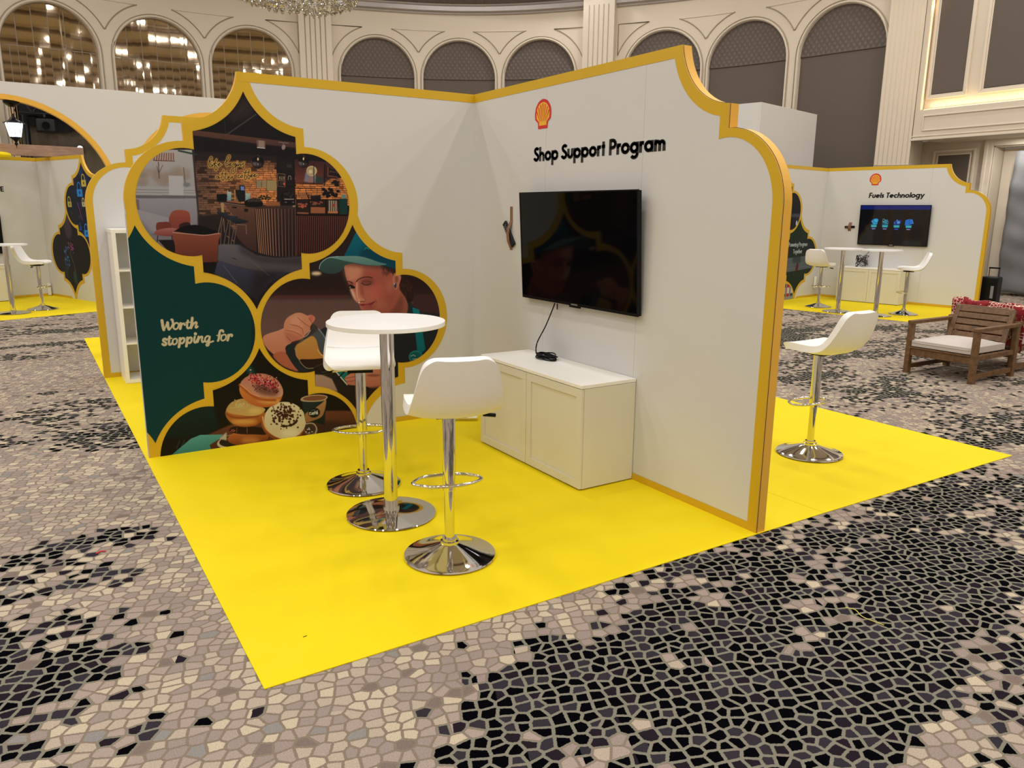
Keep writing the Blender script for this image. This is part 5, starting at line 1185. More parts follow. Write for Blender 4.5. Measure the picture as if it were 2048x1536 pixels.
# balcony fascia
bl = box('balcony_fascia', FX, WX + 0.1, -14, 4.56, 3.24, 3.83, M['wall'], wr, 0.004)
box('fascia_moulding', FX - 0.035, FX + 0.02, -14, 4.57, 3.215, 3.255, M['trimp'], wr, 0.006); box('fascia_moulding', FX - 0.02, FX + 0.02, -14, 4.57, 3.29, 3.31, M['trimp'], wr, 0.004)
frame_loop(bl, FX, -2.0, 4.36, 3.40, 3.72, 0.026, 0.022, M['trimp'])
UX = FX + 0.13
box('upper_wall', UX, UX + 0.1, -14, 4.45, 3.83, wallT, M['wall'], wr); box('cove_side', FX, UX + 0.05, 4.46, 4.56, 3.83, wallT, M['wall'], wr)
ws = 0.03
box('led_strip', FX + 0.035, FX + 0.035 + ws, -3, 4.40, 3.832, 3.846, M['warmled'], wr); box('led_strip', FX + 0.03, FX + 0.045, 4.435, 4.455, 3.85, wallT - .2, M['warmled'], wr)
yy = 4.40
for wd_ in (0.83, 1.62, 1.62, 1.62):
    y1_, y0_ = yy, yy - wd_
    frame_loop(wr, UX, y0_, y1_, 4.05, 7.6, 0.05, 0.05, M['trimp']); frame_loop(wr, UX - .0, y0_ + .05, y1_ - .05, 4.10, 7.55, 0.035, 0.03, M['trimp'])
    box('padded_panel', UX - 0.03, UX, y0_ + 0.09, y1_ - 0.09, 4.14, 7.5, M['padplain'], wr, 0.012)
    yy -= wd_ + 0.24
area('cove_light', (FX + 0.06, 0.7, 3.87), 0.04, 30, (1.0, 0.72, 0.38), (PI, 0.0, 0), 'RECTANGLE', 7.2)
area('cove_light', (FX + 0.07, 4.40, 5.9), 0.04, 14, (1.0, 0.72, 0.38), (0, PI / 2, 0), 'RECTANGLE', 0.05)
area('balcony_downlight', (14.15, 2.75, 3.23), 0.12, 38, (1.0, 0.97, 0.9))
# remaining room shell (behind and beside the photographer) + ceiling with beams
struct(box('wall_left', -15.1, -15.0, -14, 17.5, 0, wallT, M['wall'])); struct(box('wall_front', -15.1, 15.2, -14.1, -14.0, 0, wallT, M['wall']))
ce = struct(box('ceiling', -15.1, 15.2, -14.1, 17.6, CEIL, CEIL + 0.1, M['ceil']))
for i, y in enumerate(np.arange(-12.7, 15, 3.0)):
    box('ceiling_beam', -14.9, 13.2, y - 0.55, y - 0.2, CEIL - 0.16, CEIL, M['ceilbrown'], ce); box('ceiling_beam', -14.9, 13.2, y - 0.2, y - 0.05, CEIL - 0.07, CEIL, M['trimp'], ce)

# grey sheet over the doorway
def sheet():
    V = []; F = []; nu, nz = 26, 40; X0 = WX - 0.13
    for j in range(nz + 1):
        z = 0.05 + (2.97 - 0.05) * j / nz
        yl = 3.0 + 0.02 * math.sin(z * 1.4)
        for i in range(nu + 1):
            t = i / nu; y = yl - t * 2.3
            V.append((X0 + 0.012 * math.sin(z * 13 + 4 * t + 1.6 * math.sin(t * 9)) + 0.018 * math.sin(z * 5.1 - t * 9) + 0.012 * math.sin(t * 31 + z * 2), y, z + 0.02 * math.sin(t * 14)))
    for j in range(nz):
        for i in range(nu): q = j * (nu + 1) + i; F.append((q, q + 1, q + nu + 2, q + nu + 1))
    o = mesh_obj('plastic_sheet', V, F, M['sheet'], smooth=True)
    m_ = o.modifiers.new('t', 'SOLIDIFY'); m_.thickness = 0.003
    tag(o, 'wrinkled grey plastic sheet covering the doorway at far right', 'plastic sheet')
sheet()

# ================================================================== MAIN BOOTH
# yellow carpets (two rolls with a seam)
def rug(name, label, poly, z=0.004, group=None):
    V = [(x, y, 0.0005) for x, y in poly] + [(x, y, z) for x, y in poly]; k = len(poly)
    F = [tuple(range(k, 2 * k)), tuple(range(k - 1, -1, -1))] + [(i, (i + 1) % k, (i + 1) % k + k, i + k) for i in range(k)]
    o = mesh_obj(name, V, F, M['yellow']); return tag(o, label, 'carpet', group)
rug('yellow_carpet', 'large yellow carpet under the bar table and the doughnut mural', [(-2.598, -3.052), (0.568, -3.035), (0.513, -0.6), (0.49, 5.84), (-2.541, 5.84)])
rug('yellow_carpet', 'yellow carpet strip right of the big panel, under the lone bar stool', [(0.571, -3.035), (2.665, -3.046), (2.62, 5.84), (0.493, 5.84), (0.516, -0.6)])
FA = Frame((0, 0), (-1, 0), (0, -1))
FB = Frame((0, 0), (0, -1), (-1, 0))
mural_wall('mural_wall', 'white partition with golden lattice framing cafe, barista and doughnut pictures', FA,
           [('cafe_print', M1C, ZC, M['cafe'], cafe.uv), ('barista_print', M2C, M2Z, M['barista'], barista.uv), ('doughnut_print', M1C, M3Z, M['dough'], dough.uv)],
           teal=('teal_print', M['teal'], teal.uv))
title_wall('title_wall', 'tall white partition with golden scalloped edge reading Shop Support Program', FB, 'Shop Support Program', 0.855, 2.014, 0.096, 1.345, 0.960, 2.230, 0.196)
# rear faces of the neighbouring island walls
FA2 = Frame((0.0, 3.0), (-1, 0), (0, -1))
def plain_wall(label, fr, tc, rx):
    t = thing('scalloped_wall', label, 'partition')
    prism('panel', fr, [(0.0, 0.0), (0.0, HT)] + profile(tc, rx, 'out'), 0.0, -TH, M['white'], t, M['goldedge'])
    goldborder(fr, tc, rx, t, 0.0, 0.0); return t
plain_wall('plain white partition with golden scalloped edge behind the white bookcase', FA2, M1C, 0.383)
o = box('spine_wall', TH + 0.002 - TH, TH, TH + 0.003, 2.998, 0.005, HT - 0.01, M['white']); tag(o, 'white spine partition joining the island walls', 'partition')
# bookcase against the rear wall
def bookcase():
    t = thing('bookcase', 'white open bookcase with square shelves behind the teal panel', 'bookcase', (0, 0, 0))
    x0, x1, y0, y1, h = -2.405, -1.64, 2.60, 2.985, 1.475; th = 0.036
    box('side_panel', x0, x0 + th, y0, y1, 0.005, h - th, M['cabtop'], t, 0.002); box('side_panel', x1 - th, x1, y0, y1, 0.005, h - th, M['cabtop'], t, 0.002)
    box('top_panel', x0 - .004, x1 + .004, y0, y1, h - th, h, M['cabtop'], t, 0.002); box('bottom_panel', x0 + th, x1 - th, y0, y1, 0.005, 0.005 + th, M['cabtop'], t, 0.002)
    xm = (x0 + x1) / 2
    box('divider', xm - .008, xm + .008, y0 + .002, y1, 0.041, h - th, M['cabtop'], t, 0.001)
    for i in range(1, 4):
        z = 0.041 + (h - 0.077) * i / 4
        box('shelf', x0 + th, xm - .008, y0 + .002, y1, z - .008, z + .008, M['cabtop'], t, 0.001); box('shelf', xm + .008, x1 - th, y0 + .002, y1, z - .008, z + .008, M['cabtop'], t, 0.001)
bookcase()
# television, cable, remote, tape
make_tv('large black wall-mounted television with a dark screen above the white sideboard', FB, 1.436, 1.428, 1.272, 0.748, 0.045, 0.085, M['screen'])
cab = make_cabinet('white two-door sideboard under the dark television', FB, 0.833, 1.20, 0.4256, 0.664)
def cable_coil(label, cx, cy, z, start, group=None, ang=0.0, seed=2, mess=False):
    t = thing('power_cable', label, 'cable')
    r = random.Random(seed)
    pts = smooth_pts(start + [(cx - 0.02, cy + 0.07, z + 0.006)], 8); tube_obj('drop_cable', pts, 0.0045, M['rubber'], t, 8)
    for k in range(7):
        a0 = r.random() * 6; rx, ry = 0.085 + r.uniform(-.018, .012), 0.048 + r.uniform(-.01, .012); ox, oy = r.uniform(-.012, .012), r.uniform(-.012, .012)
        zz = z + 0.007 + 0.0055 * (k // 1) * 0.8; tl = r.uniform(-.08, .08)
        if mess: rx, ry = 0.09 + r.uniform(-.03, .06), 0.07 + r.uniform(-.02, .05)
        pp = []
        for i in range(20):
            q = 2 * PI * i / 20; x = rx * math.cos(q) + ox; y = ry * math.sin(q) + oy
            X_ = x * math.cos(ang) - y * math.sin(ang); Y_ = x * math.sin(ang) + y * math.cos(ang)
            zq = zz + (0.006 * math.sin(2 * q + a0) if not mess else abs(0.24 * math.sin(q / 2 + a0)) * (0.4 + 0.6 * r.random()) * 0.9)
            pp.append((cx + X_, cy + Y_, max(z + 0.006, zq)))
        tube_obj('cable_loop', smooth_pts(pp, 2, True), 0.0045, M['rubber'], t, 6, True)
    tube_obj('plug', [(cx + 0.01, cy + 0.085, z + 0.010), (cx - 0.005, cy + 0.12, z + 0.010)], 0.010, M['rubber'], t, 10)
    return t
cable_coil('black power cable hanging from the dark television, coiled on sideboard', -0.115, -1.225, 0.664, [(-0.030, -1.185, 1.046), (-0.05, -1.185, 1.0), (-0.075, -1.14, 0.88), (-0.105, -1.085, 0.76), (-0.12, -1.095, 0.69)], ang=PI / 2)
tube_obj('signal_lead', [(-0.03, -1.215, 1.046), (-0.03, -1.215, 1.005)], 0.004, M['rubber']) and None
lead = bpy.data.objects['signal_lead']; tag(lead, 'short black lead dangling under the dark television', 'cable')
uR, zR = -onp(1020, 468, 0, 0)[1], onp(1020, 468, 0, 0)[2]
remote('black remote control taped diagonally beside the dark television', FB, uR + 0.004, zR, math.radians(-52), 0.215, 0.05)
tt = onp(1023, 413, 0, 0); tb = onp(1023, 500, 0, 0)
tape('vertical brown parcel tape holding the remote beside the dark television', FB, [(-tt[1], tt[2], 0.0008), (-tt[1] + .002, zR + 0.10, 0.001), (-tt[1] - .004, zR + 0.045, 0.0235), (-tt[1] - .012, zR, 0.0245), (-tt[1] - .006, zR - 0.05, 0.0235), (-tt[1] + .002, zR - 0.11, 0.001), (-tt[1] + .003, tb[2], 0.0008)], 0.037)
# power strip on the floor
def power_strip(label, mtx, n=3, L=0.23, cable=True):
    t = thing('power_strip', label, 'power strip'); t.matrix_world = mtx
    box('strip_body', -L / 2, L / 2, -0.026, 0.026, 0.0, 0.042, M['socket'], t, 0.005)
    for i in range(n):
        x = (i - (n - 1) / 2) * 0.058
        bm = bmesh.new(); lathe('socket', [(0.0, 0.0405), (0.018, 0.0405), (0.018, 0.0435), (0.0215, 0.0435), (0.0215, 0.0415)], None, bm=bm, n=20, loc=(x, 0)); s_ = bm_obj('socket', bm, M['cabtop'], t, smooth=False)
        for q in (-.007, .007): bm = bmesh.new(); lathe('', [(0.0, 0.0424), (0.0028, 0.0424), (0.0028, 0.040), (0, 0.04)], None, bm=bm, n=10, loc=(x + q, 0)); bm_obj('socket_hole', bm, M['darkhole'], s_)
    return t
power_strip('white three-way power strip on the yellow carpet by the sideboard', Matrix.Translation((-0.235, -0.225, 0.032)) @ Matrix.Rotation(math.radians(-30), 4, 'Z') @ Matrix.Rotation(math.radians(58), 4, 'X'))
# bar table and stools
tb_ = make_table('white round bar table on a chrome pole, before the barista picture', 'round white bar tables'); tb_.location = (-1.553, -1.783, 0.004)
st = make_stool('white bar stool with its back turned, in front of the bar table', 'white bar stools'); st.location = (-1.520, -2.422, 0.004); st.rotation_euler = (0, 0, math.radians(-17))
dup(st, (-1.501, -1.244, 0.004), math.radians(160), 'white bar stool half hidden behind the near bar table', 'white bar stools')
dup(st, (1.446, -2.268, 0.004), math.radians(-1), 'lone white bar stool standing right of the tall partition', 'white bar stools')

# ================================================================== FUELS BOOTH (right background)
aF = 0.1578; OF = (10.784, 4.640)
FFA = Frame(OF, rot2((-1, 0), aF), rot2((0, -1), aF)); FFB = Frame(OF, rot2((0, -1), aF), rot2((-1, 0), aF))
def small_canvas(kind):
    r = random.Random(len(kind))
    if kind == 'forest_road':
        c = Canvas(0.30, 1.79, 0.09, 1.58, 260, base=(28, 44, 32))
        for i in range(420):
            x, z = 0.3 + 1.5 * r.random(), 0.09 + 1.5 * r.random(); c.stroke([(x, z), (x + .012 * r.random(), z + .06 + .06 * r.random())], 2.2, r.choice([(34, 58, 36), (20, 32, 26), (52, 78, 46), (14, 20, 18)]), alpha=0.8)
        c.poly([(0.2, 1.20), (1.9, 1.14), (1.9, 0.84), (0.2, 0.93)], (30, 36, 36), 5); c.poly([(0.2, 0.86), (1.9, 0.80), (1.9, 0.52), (0.2, 0.60)], (82, 88, 92), 1, (96, 100, 104))
        for q in (0.80, 0.70, 0.62): c.stroke([(0.2, q + .03), (1.9, q - .03)], 1.6, (126, 132, 134), alpha=0.7)
        c.ell(1.02, 0.62, 0.05, 0.09, (92, 30, 28), rot=15); c.poly([(0.9, 0.70), (1.2, 0.72), (1.2, 1.0), (0.9, 1.0)], (24, 34, 28), 6, alpha=0.5)
        for txt, z, wd_ in (('Powering Progress', 1.035, 0.72), ('Together', 0.90, 0.34)):
            ss, W_ = text_strokes(txt.replace('P', 'P')); k = wd_ / W_
            for s_ in ss: c.stroke([(M2C + wd_ / 2 - x * k, z + y * 0.085) for x, y in s_], 2.4, (225, 228, 222))
        return c
    if kind == 'night_pump':
        c = Canvas(1.04, 2.52, 0.98, 2.45, 160, base=(26, 25, 30))
        c.poly([(1.05, 1.6), (1.5, 1.6), (1.5, 1.66), (1.05, 1.67)], (70, 72, 82), 2)
        for q in (1.12, 1.2, 1.3): c.stroke([(q, 1.62), (q + .01, 1.1)], 2, (60, 66, 84), soft=2)
        c.ell(1.18, 1.48, .03, .05, (205, 212, 230), blur=1); c.poly([(1.04, 1.0), (2.5, 1.0), (2.5, 1.4), (1.04, 1.35)], (34, 32, 46), 6); return c
    if kind == 'bottles':
        c = Canvas(1.04, 2.52, 0.0, 0.70, 160, base=(150, 146, 140))
        for q in range(9):
            x = 1.1 + .14 * q; c.poly([(x, 0.06), (x + .1, 0.06), (x + .1, .32), (x + .07, .42), (x + .03, .42), (x, .32)], r.choice([(176, 44, 40), (60, 66, 80), (196, 190, 182)])); c.poly([(x + .01, .12), (x + .09, .12), (x + .09, .24), (x + .01, .24)], (210, 204, 196))
        return c
    if kind == 'padlocks':
        c = Canvas(1.04, 2.52, 0.98, 2.45, 240, base=(20, 26, 46), flip=False)
        for i in range(70): x, z = 1.05 + 1.45 * r.random(), 1 + 1.4 * r.random(); c.ell(x, z, .05 + .06 * r.random(), .03 + .05 * r.random(), r.choice([(22, 70, 120), (14, 20, 40), (28, 40, 84), (12, 14, 22)]), blur=3, alpha=.6)
        def lock(x, z, s_, col): c.stroke([(x - s_ * .6, z + s_ * .5), (x - s_ * .55, z + s_ * 1.4), (x, z + s_ * 1.8), (x + s_ * .55, z + s_ * 1.4), (x + s_ * .6, z + s_ * .5)], 4.5, col, curve=True); c.poly([(x - s_, z - s_ * .7), (x + s_, z - s_ * .7), (x + s_, z + s_ * .6), (x - s_, z + s_ * .6)], col); c.ell(x, z, s_ * .2, s_ * .28, (18, 24, 40))
        lock(1.80, 2.08, .085, (206, 176, 72)); lock(1.20, 1.72, .075, (190, 170, 70)); lock(1.72, 1.72, .06, (206, 186, 120)); lock(1.62, 1.92, .10, (40, 130, 200)); lock(1.72, 1.22, .09, (44, 140, 215)); lock(1.5, 1.30, .05, (30, 90, 160))
        c.stroke([(1.5, 1.75), (1.56, 1.6), (1.62, 1.45)], 3, (190, 80, 90), soft=3, curve=True); c.ell(1.24, 1.56, .03, .03, (216, 150, 120), blur=1); c.poly([(1.15, 1.3), (1.5, 1.3), (1.5, 1.62), (1.15, 1.62)], (30, 28, 34), 4, alpha=.85)
        return c
    c = Canvas(0.30, 1.79, 0.09, 1.58, 240, base=(26, 22, 23), flip=False)
    c.sm([(0.92, 1.52), (1.1, 1.5), (1.16, 1.2), (1.0, 1.1), (0.9, 1.25)], (66, 50, 62), 6)
    for i in range(36): c.ell(0.78 + .16 * r.random(), 0.98 - .42 * r.random(), .016, .022, r.choice([(50, 90, 150), (70, 150, 190), (40, 60, 120)]), alpha=.8)
    for i in range(20): c.ell(0.95 + .2 * r.random(), 1.03 - .2 * r.random(), .018, .016, r.choice([(170, 70, 140), (200, 90, 110), (90, 60, 140)]), alpha=.8)
    c.stroke([(1.0, 0.85), (1.12, .62), (1.16, .3), (1.12, .15)], 2.5, (76, 110, 108), curve=True); c.sm([(1.05, 0.5), (1.14, .5), (1.15, .3), (1.06, .34)], (36, 66, 60), 2); c.ell(.8, .5, .06, .12, (40, 46, 44), blur=4)
    return c
cf = {k: small_canvas(k) for k in ('forest_road', 'night_pump', 'bottles', 'padlocks', 'network_face')}
for k, c in cf.items(): M[k] = c.material(k + '_print')
mural_wall('mural_wall', 'white partition with dark road picture reading Powering Progress Together', FFA,
           [('night_print', M1C, ZC, M['night_pump'], cf['night_pump'].uv), ('road_print', M2C, M2Z, M['forest_road'], cf['forest_road'].uv), ('bottle_print', M1C, M3Z, M['bottles'], cf['bottles'].uv)], off=-0.12)
def on_frame(px, py, fr, n=0.0):
    d = ray(px, py); N_ = fr.N; P = CAM + d * (((fr.O + N_ * n - CAM) @ N_) / (d @ N_)); return (P - fr.O) @ fr.U, P[2]
ul, zl = on_frame(1737, 396, FFB); ur, zr = on_frame(1848, 393, FFB); lu, lz = on_frame(1751, 360, FFB); lx0, _ = on_frame(1739.5, 360, FFB); lx1, _ = on_frame(1762.5, 360, FFB); _, lzb = on_frame(1751, 370.5, FFB)
title_wall('title_wall', 'white partition in the right background reading Fuels Technology', FFB, 'Fuels Technology', ul, zl, 0.098, ur - ul, lu, lzb, (lx1 - lx0), slant=0.12)
# lit television
def tv_screen_mat():
    c = Canvas(0.0, 1.24, 0.0, 0.70, 330, flip=False, base=(7, 7, 12))
    f = lambda p: ((p[0] - 45) / 1900.0 * 1.24, 0.70 - (p[1] - 170) / 1080.0 * 0.70); c.tr = f
    c.poly([(40, 165), (1990, 165), (1990, 285), (40, 285)], (18, 36, 130), 0, (16, 40, 116))
    CY = (70, 205, 235)
    for bx in (455, 770, 1090, 1415): 
        c.poly([(bx - 80, 690), (bx + 85, 690), (bx + 78, 770), (bx - 74, 770)], (60, 200, 205), 1, (90, 235, 225)); c.poly([(bx - 80, 690), (bx + 85, 690), (bx + 83, 712), (bx - 78, 712)], (20, 90, 120)); c.poly([(bx - 55, 800), (bx + 60, 800), (bx + 50, 830), (bx - 45, 830)], (150, 160, 235) if bx != 1090 else (60, 90, 235), 1)
    c.poly([(370, 610), (430, 545), (520, 525), (575, 560), (545, 690), (440, 700)], (50, 170, 240), 1, (60, 205, 240)); c.stroke([(440, 545), (450, 620), (540, 640)], 2, (16, 90, 160)); c.poly([(460, 560), (545, 560), (535, 620), (455, 620)], (70, 225, 240))
    for q in range(9): c.stroke([(700 + (q % 3) * 60, 550 + q * 14), (740 + (q * 53) % 130, 540 + (q * 37) % 130)], 4, (170, 250, 240) if q % 2 else (80, 200, 220))
    c.sm([(690, 690), (720, 620), (800, 560), (870, 600), (850, 690)], (50, 150, 170), 2, alpha=.6)
    c.poly([(1010, 600), (1080, 560), (1210, 560), (1210, 650), (1150, 690), (1010, 690)], (22, 60, 160), 2); c.ell(1135, 630, 45, 40, (110, 190, 245), blur=1); c.ell(1090, 575, 14, 26, (140, 190, 245), rot=20); c.ell(1030, 640, 18, 34, (70, 130, 225))
    c.poly([(1312, 570), (1400, 535), (1500, 540), (1545, 660), (1490, 670), (1420, 700), (1315, 700)], (26, 140, 240), 1); c.stroke([(1420, 545), (1430, 680)], 2, (14, 70, 170)); c.stroke([(1500, 545), (1540, 660)], 2, (120, 200, 250))
    m, nt, b = nodes_of('lit_screen'); t = nt.nodes.new('ShaderNodeTexImage'); t.image = c.image('lit_screen'); b.inputs['Base Color'].default_value = (0.004, 0.004, 0.005, 1); b.inputs['Roughness'].default_value = 0.06
    nt.links.new(t.outputs['Color'], b.inputs['Emission Color']); b.inputs['Emission Strength'].default_value = 0.9
    return m
u0, z0 = on_frame(1722, 411, FFB, .05); u1, z1 = on_frame(1864, 409, FFB, .05); _, zb0 = on_frame(1718, 490, FFB, .05); _, zb1 = on_frame(1859, 493, FFB, .05)
tw_, th_ = (u1 - u0), ((z0 + z1) / 2 - (zb0 + zb1) / 2)
tv2 = make_tv('wall-mounted television showing four blue icons on black', FFB, (u0 + u1) / 2, (z0 + z1 + zb0 + zb1) / 4, tw_, th_, 0.045, 0.06, M['screen'])
M['lit'] = tv_screen_mat()
for ch in tv2.children:
    if ch.name.startswith('screen'): scr = ch
def P2(u, z, n): return FFB((u0 + u1) / 2 + u, (z0 + z1 + zb0 + zb1) / 4 + z, n + (0.0525 + 0.015 / th_ * z))
W_, H_ = tw_ / 2 - .012, th_ / 2 - .012
pic = mesh_obj('screen_picture', [P2(-W_, -H_, .003), P2(W_, -H_, .003), P2(W_, H_, .003), P2(-W_, H_, .003)], [(0, 1, 2, 3)], M['lit'], tv2); uvl = pic.data.uv_layers.new(name='UVMap')
for lp in pic.data.loops: uvl.data[lp.index].uv = [(0, 0), (1, 0), (1, 1), (0, 1)][lp.vertex_index]
ca, _ = on_frame(1690, 605, FFB, .41); 
make_cabinet('white two-door sideboard beneath the television with blue icons', FFB, 0.62, 1.20, 0.42, 0.664)
pc = FFB(0.95, 0.664, 0.17)
cable_coil('tangled black cables heaped on the far sideboard', pc[0], pc[1], 0.664, [tuple(FFB(1.02, 1.00, .04)), tuple(FFB(1.01, 0.93, .07)), tuple(FFB(.97, 0.86, .14))], seed=5, mess=True)
ur_, zr_ = on_frame(1700, 454, FFB)
remote('black remote control taped level beside the television with blue icons', FFB, ur_, zr_, 0.04, 0.20, 0.045)
tape('short vertical brown tape over the level remote control', FFB, [(ur_ + .004, zr_ + .09, .001), (ur_ + .002, zr_ + .03, .0235), (ur_, zr_, .0245), (ur_ - .002, zr_ - .03, .0235), (ur_ - .003, zr_ - .08, .001)], 0.06)
fc = [FFB(3.06, 0, 0), FFB(3.06, 0, 2.56), FFB(0, 0, 2.56), FFB(0, 0, 0)]
rug('yellow_carpet', 'yellow carpet of the Fuels Technology stand in the right background', [(p[0], p[1]) for p in fc])
def fpos(px, py): P = onp(px, py, 2, 0.0); return (P[0], P[1], 0.004)
GT = 'round white bar tables'; GS = 'white bar stools'
dup(tb_, fpos(1675, 624), 0, 'left of the two bar tables at the Fuels Technology stand', GT); dup(tb_, fpos(1750, 631.5), 0, 'right of the two bar tables at the Fuels Technology stand', GT)
dup(st, fpos(1636, 614), math.radians(-80), 'white bar stool by the Powering Progress Together picture', GS); dup(st, fpos(1806, 629), math.radians(36), 'white bar stool seen sideways below the television with blue icons', GS)
ps = onp(1642, 583, 2, 0.25)
power_strip('small white socket strip behind the far left bar stool', Matrix.Translation(tuple(FFA(0.16, 0.30, 0.012))) @ Matrix.Rotation(aF, 4, 'Z') @ Matrix.Rotation(PI / 2, 4, 'X') @ Matrix.Rotation(PI / 2, 4, 'Z'))
# tall white box behind the stand
bx0 = np.array([8.93, 4.85]); ang = math.radians(14)
bmx = Matrix.Translation((bx0[0], bx0[1], 0)) @ Matrix.Rotation(ang, 4, 'Z')
bt = thing('tower_box', 'tall plain white box tower rising behind the Fuels Technology stand', 'tower'); bt.matrix_world = bmx
for (a, b, c_, d) in ((0, 2.52, 0, 0.04), (0, 2.52, 2.36, 2.40), (0, 0.04, 0.04, 2.36), (2.48, 2.52, 0.04, 2.36)): box('panel', a, b, c_, d, 0.005, 3.70, M['white'], bt, 0.002)
box('top_panel', 0.04, 2.48, 0.04, 2.36, 3.64, 3.68, M['white'], bt)

# ================================================================== LEFT BACKGROUND STAND
aL = 0.3706; OL = (-2.664, 11.843)
UL, NL = rot2((0, -1), aL), rot2((-1, 0), aL)
FLM = Frame(OL, UL, NL); FLT = Frame(OL, NL, UL)
tl = mural_wall('mural_wall', 'white partition with padlock and glowing face pictures, far left', FLM,
           [('padlock_print', M1C, ZC, M['padlocks'], cf['padlocks'].uv), ('face_print', M2C, M2Z, M['network_face'], cf['network_face'].uv)], low=False, off=-0.06)
M['tealdisc'] = mat('pale_teal_disc', (0.16, 0.33, 0.29), 0.5, var=0.05, bscale=9)
flat('teal_disc', FLM, [(M1C + .16 + .10 * math.cos(t), 0.35 + .19 * math.sin(t)) for t in np.linspace(0, 2 * PI, 24, endpoint=False)], 0.002, M['tealdisc'], tl)
ue, ze = on_frame(7.5, 383.5, FLT); ueL, _ = on_frame(2, 383, FLT)
t2 = thing('title_wall', 'white partition at the left picture edge, its title ending in E', 'partition')
for a, b in ((0, 1.0), (1.0, 2.0), (2.0, 3.0)): prism('panel', FLT, [(a + .001, 0), (a + .001, HT), (b - .001, HT), (b - .001, 0)], 0, -TH, M['white'], t2, M['goldedge'])
flat('gold_border', FLT, [(0, HT - .062), (0, HT), (3, HT), (3, HT - .062)], .0015, M['gold'], t2); flat('gold_border', FLT, [(0, 0), (0, .05), (3, .05), (3, 0)], .0015, M['gold'], t2)
ub, zb = on_frame(8, 383.3, FLT); _, zt_ = on_frame(8, 373, FLT); ua, _ = on_frame(1, 383.3, FLT)
capL = zt_ - zb
lettering('title_lettering', FLT, 'E', ua, zb, capL, (ua - ub) * 1.12, 0.002, M['ink'], t2, dirn=-1)
lettering('title_lettering', FLT, 'CA', ua + capL * 1.6, zb, capL, capL * 1.45, 0.002, M['ink'], t2, dirn=-1) if False else None
c4 = [FLT(0, 0, 0), FLT(3.0, 0, 0), FLT(3.0, 0, 3.04), FLT(0, 0, 3.04)]
rug('yellow_carpet', 'yellow carpet of the stand at the left picture edge', [(p[0], p[1]) for p in c4][::-1])
dup(tb_, fpos(27, 627), 0, 'white bar table at the left picture edge', GT)
dup(st, fpos(86, 619), math.radians(-110), 'white bar stool beside the glowing face picture, far left', GS)
uc_, _ = on_frame(22, 612, FLT, .42)
make_cabinet('white sideboard cut off by the left picture edge', FLT, max(0.5, uc_ - 0.02), 1.2, 0.42, 0.664)
ut, zt1 = on_frame(3, 452, FLT, .06); _, zt0 = on_frame(3, 484, FLT, .06)
make_tv('television at the left picture edge beside the title ending in E', FLT, ut + 0.62, (zt1 + zt0) / 2, 1.24, 0.70, 0.045, 0.06, M['screen'])
us_, zs_ = on_frame(97, 578, FLT)
power_strip('upright white socket strip on the far left partition', Matrix.Translation(tuple(FLT(us_, zs_, 0.012))) @ Matrix.Rotation(math.atan2(UL[1], UL[0]) + PI / 2, 4, 'Z') @ Matrix.Rotation(PI / 2, 4, 'X') @ Matrix.Rotation(PI / 2, 4, 'Z'))
# timber beam resting on the stand walls
b0 = onp(0, 298, 2, 2.66); b1 = onp(166, 306, 2, 2.66); bd = (b1 - b0) / np.hypot(*(b1 - b0)[:2])
bo = thing('timber_beam', 'pale brown timber beam across the top of far left stand', 'beam', tuple(b1), math.atan2(-bd[1], -bd[0]))
box('beam_face', 0, 3.0, -0.06, 0.06, -0.095, 0.095, M['beamwood'], bo, 0.004)
pb = b1 - bd * 1.30
yd = thing('pendant_disc', 'rounded yellow pendant disc hanging before the timber beam', 'pendant', (b0[0] - 0.20, b0[1] - 0.35, 2.535))
lathe('disc', [(0, -0.05), (0.30, -0.05), (0.345, -0.035), (0.36, 0.0), (0.345, 0.035), (0.30, 0.05), (0, 0.05)], M['yellow'], yd, 40)
tube_obj('cord', [(0, 0, 0.05), (0, 0, 1.5)], 0.004, M['rubber'], yd, 6)

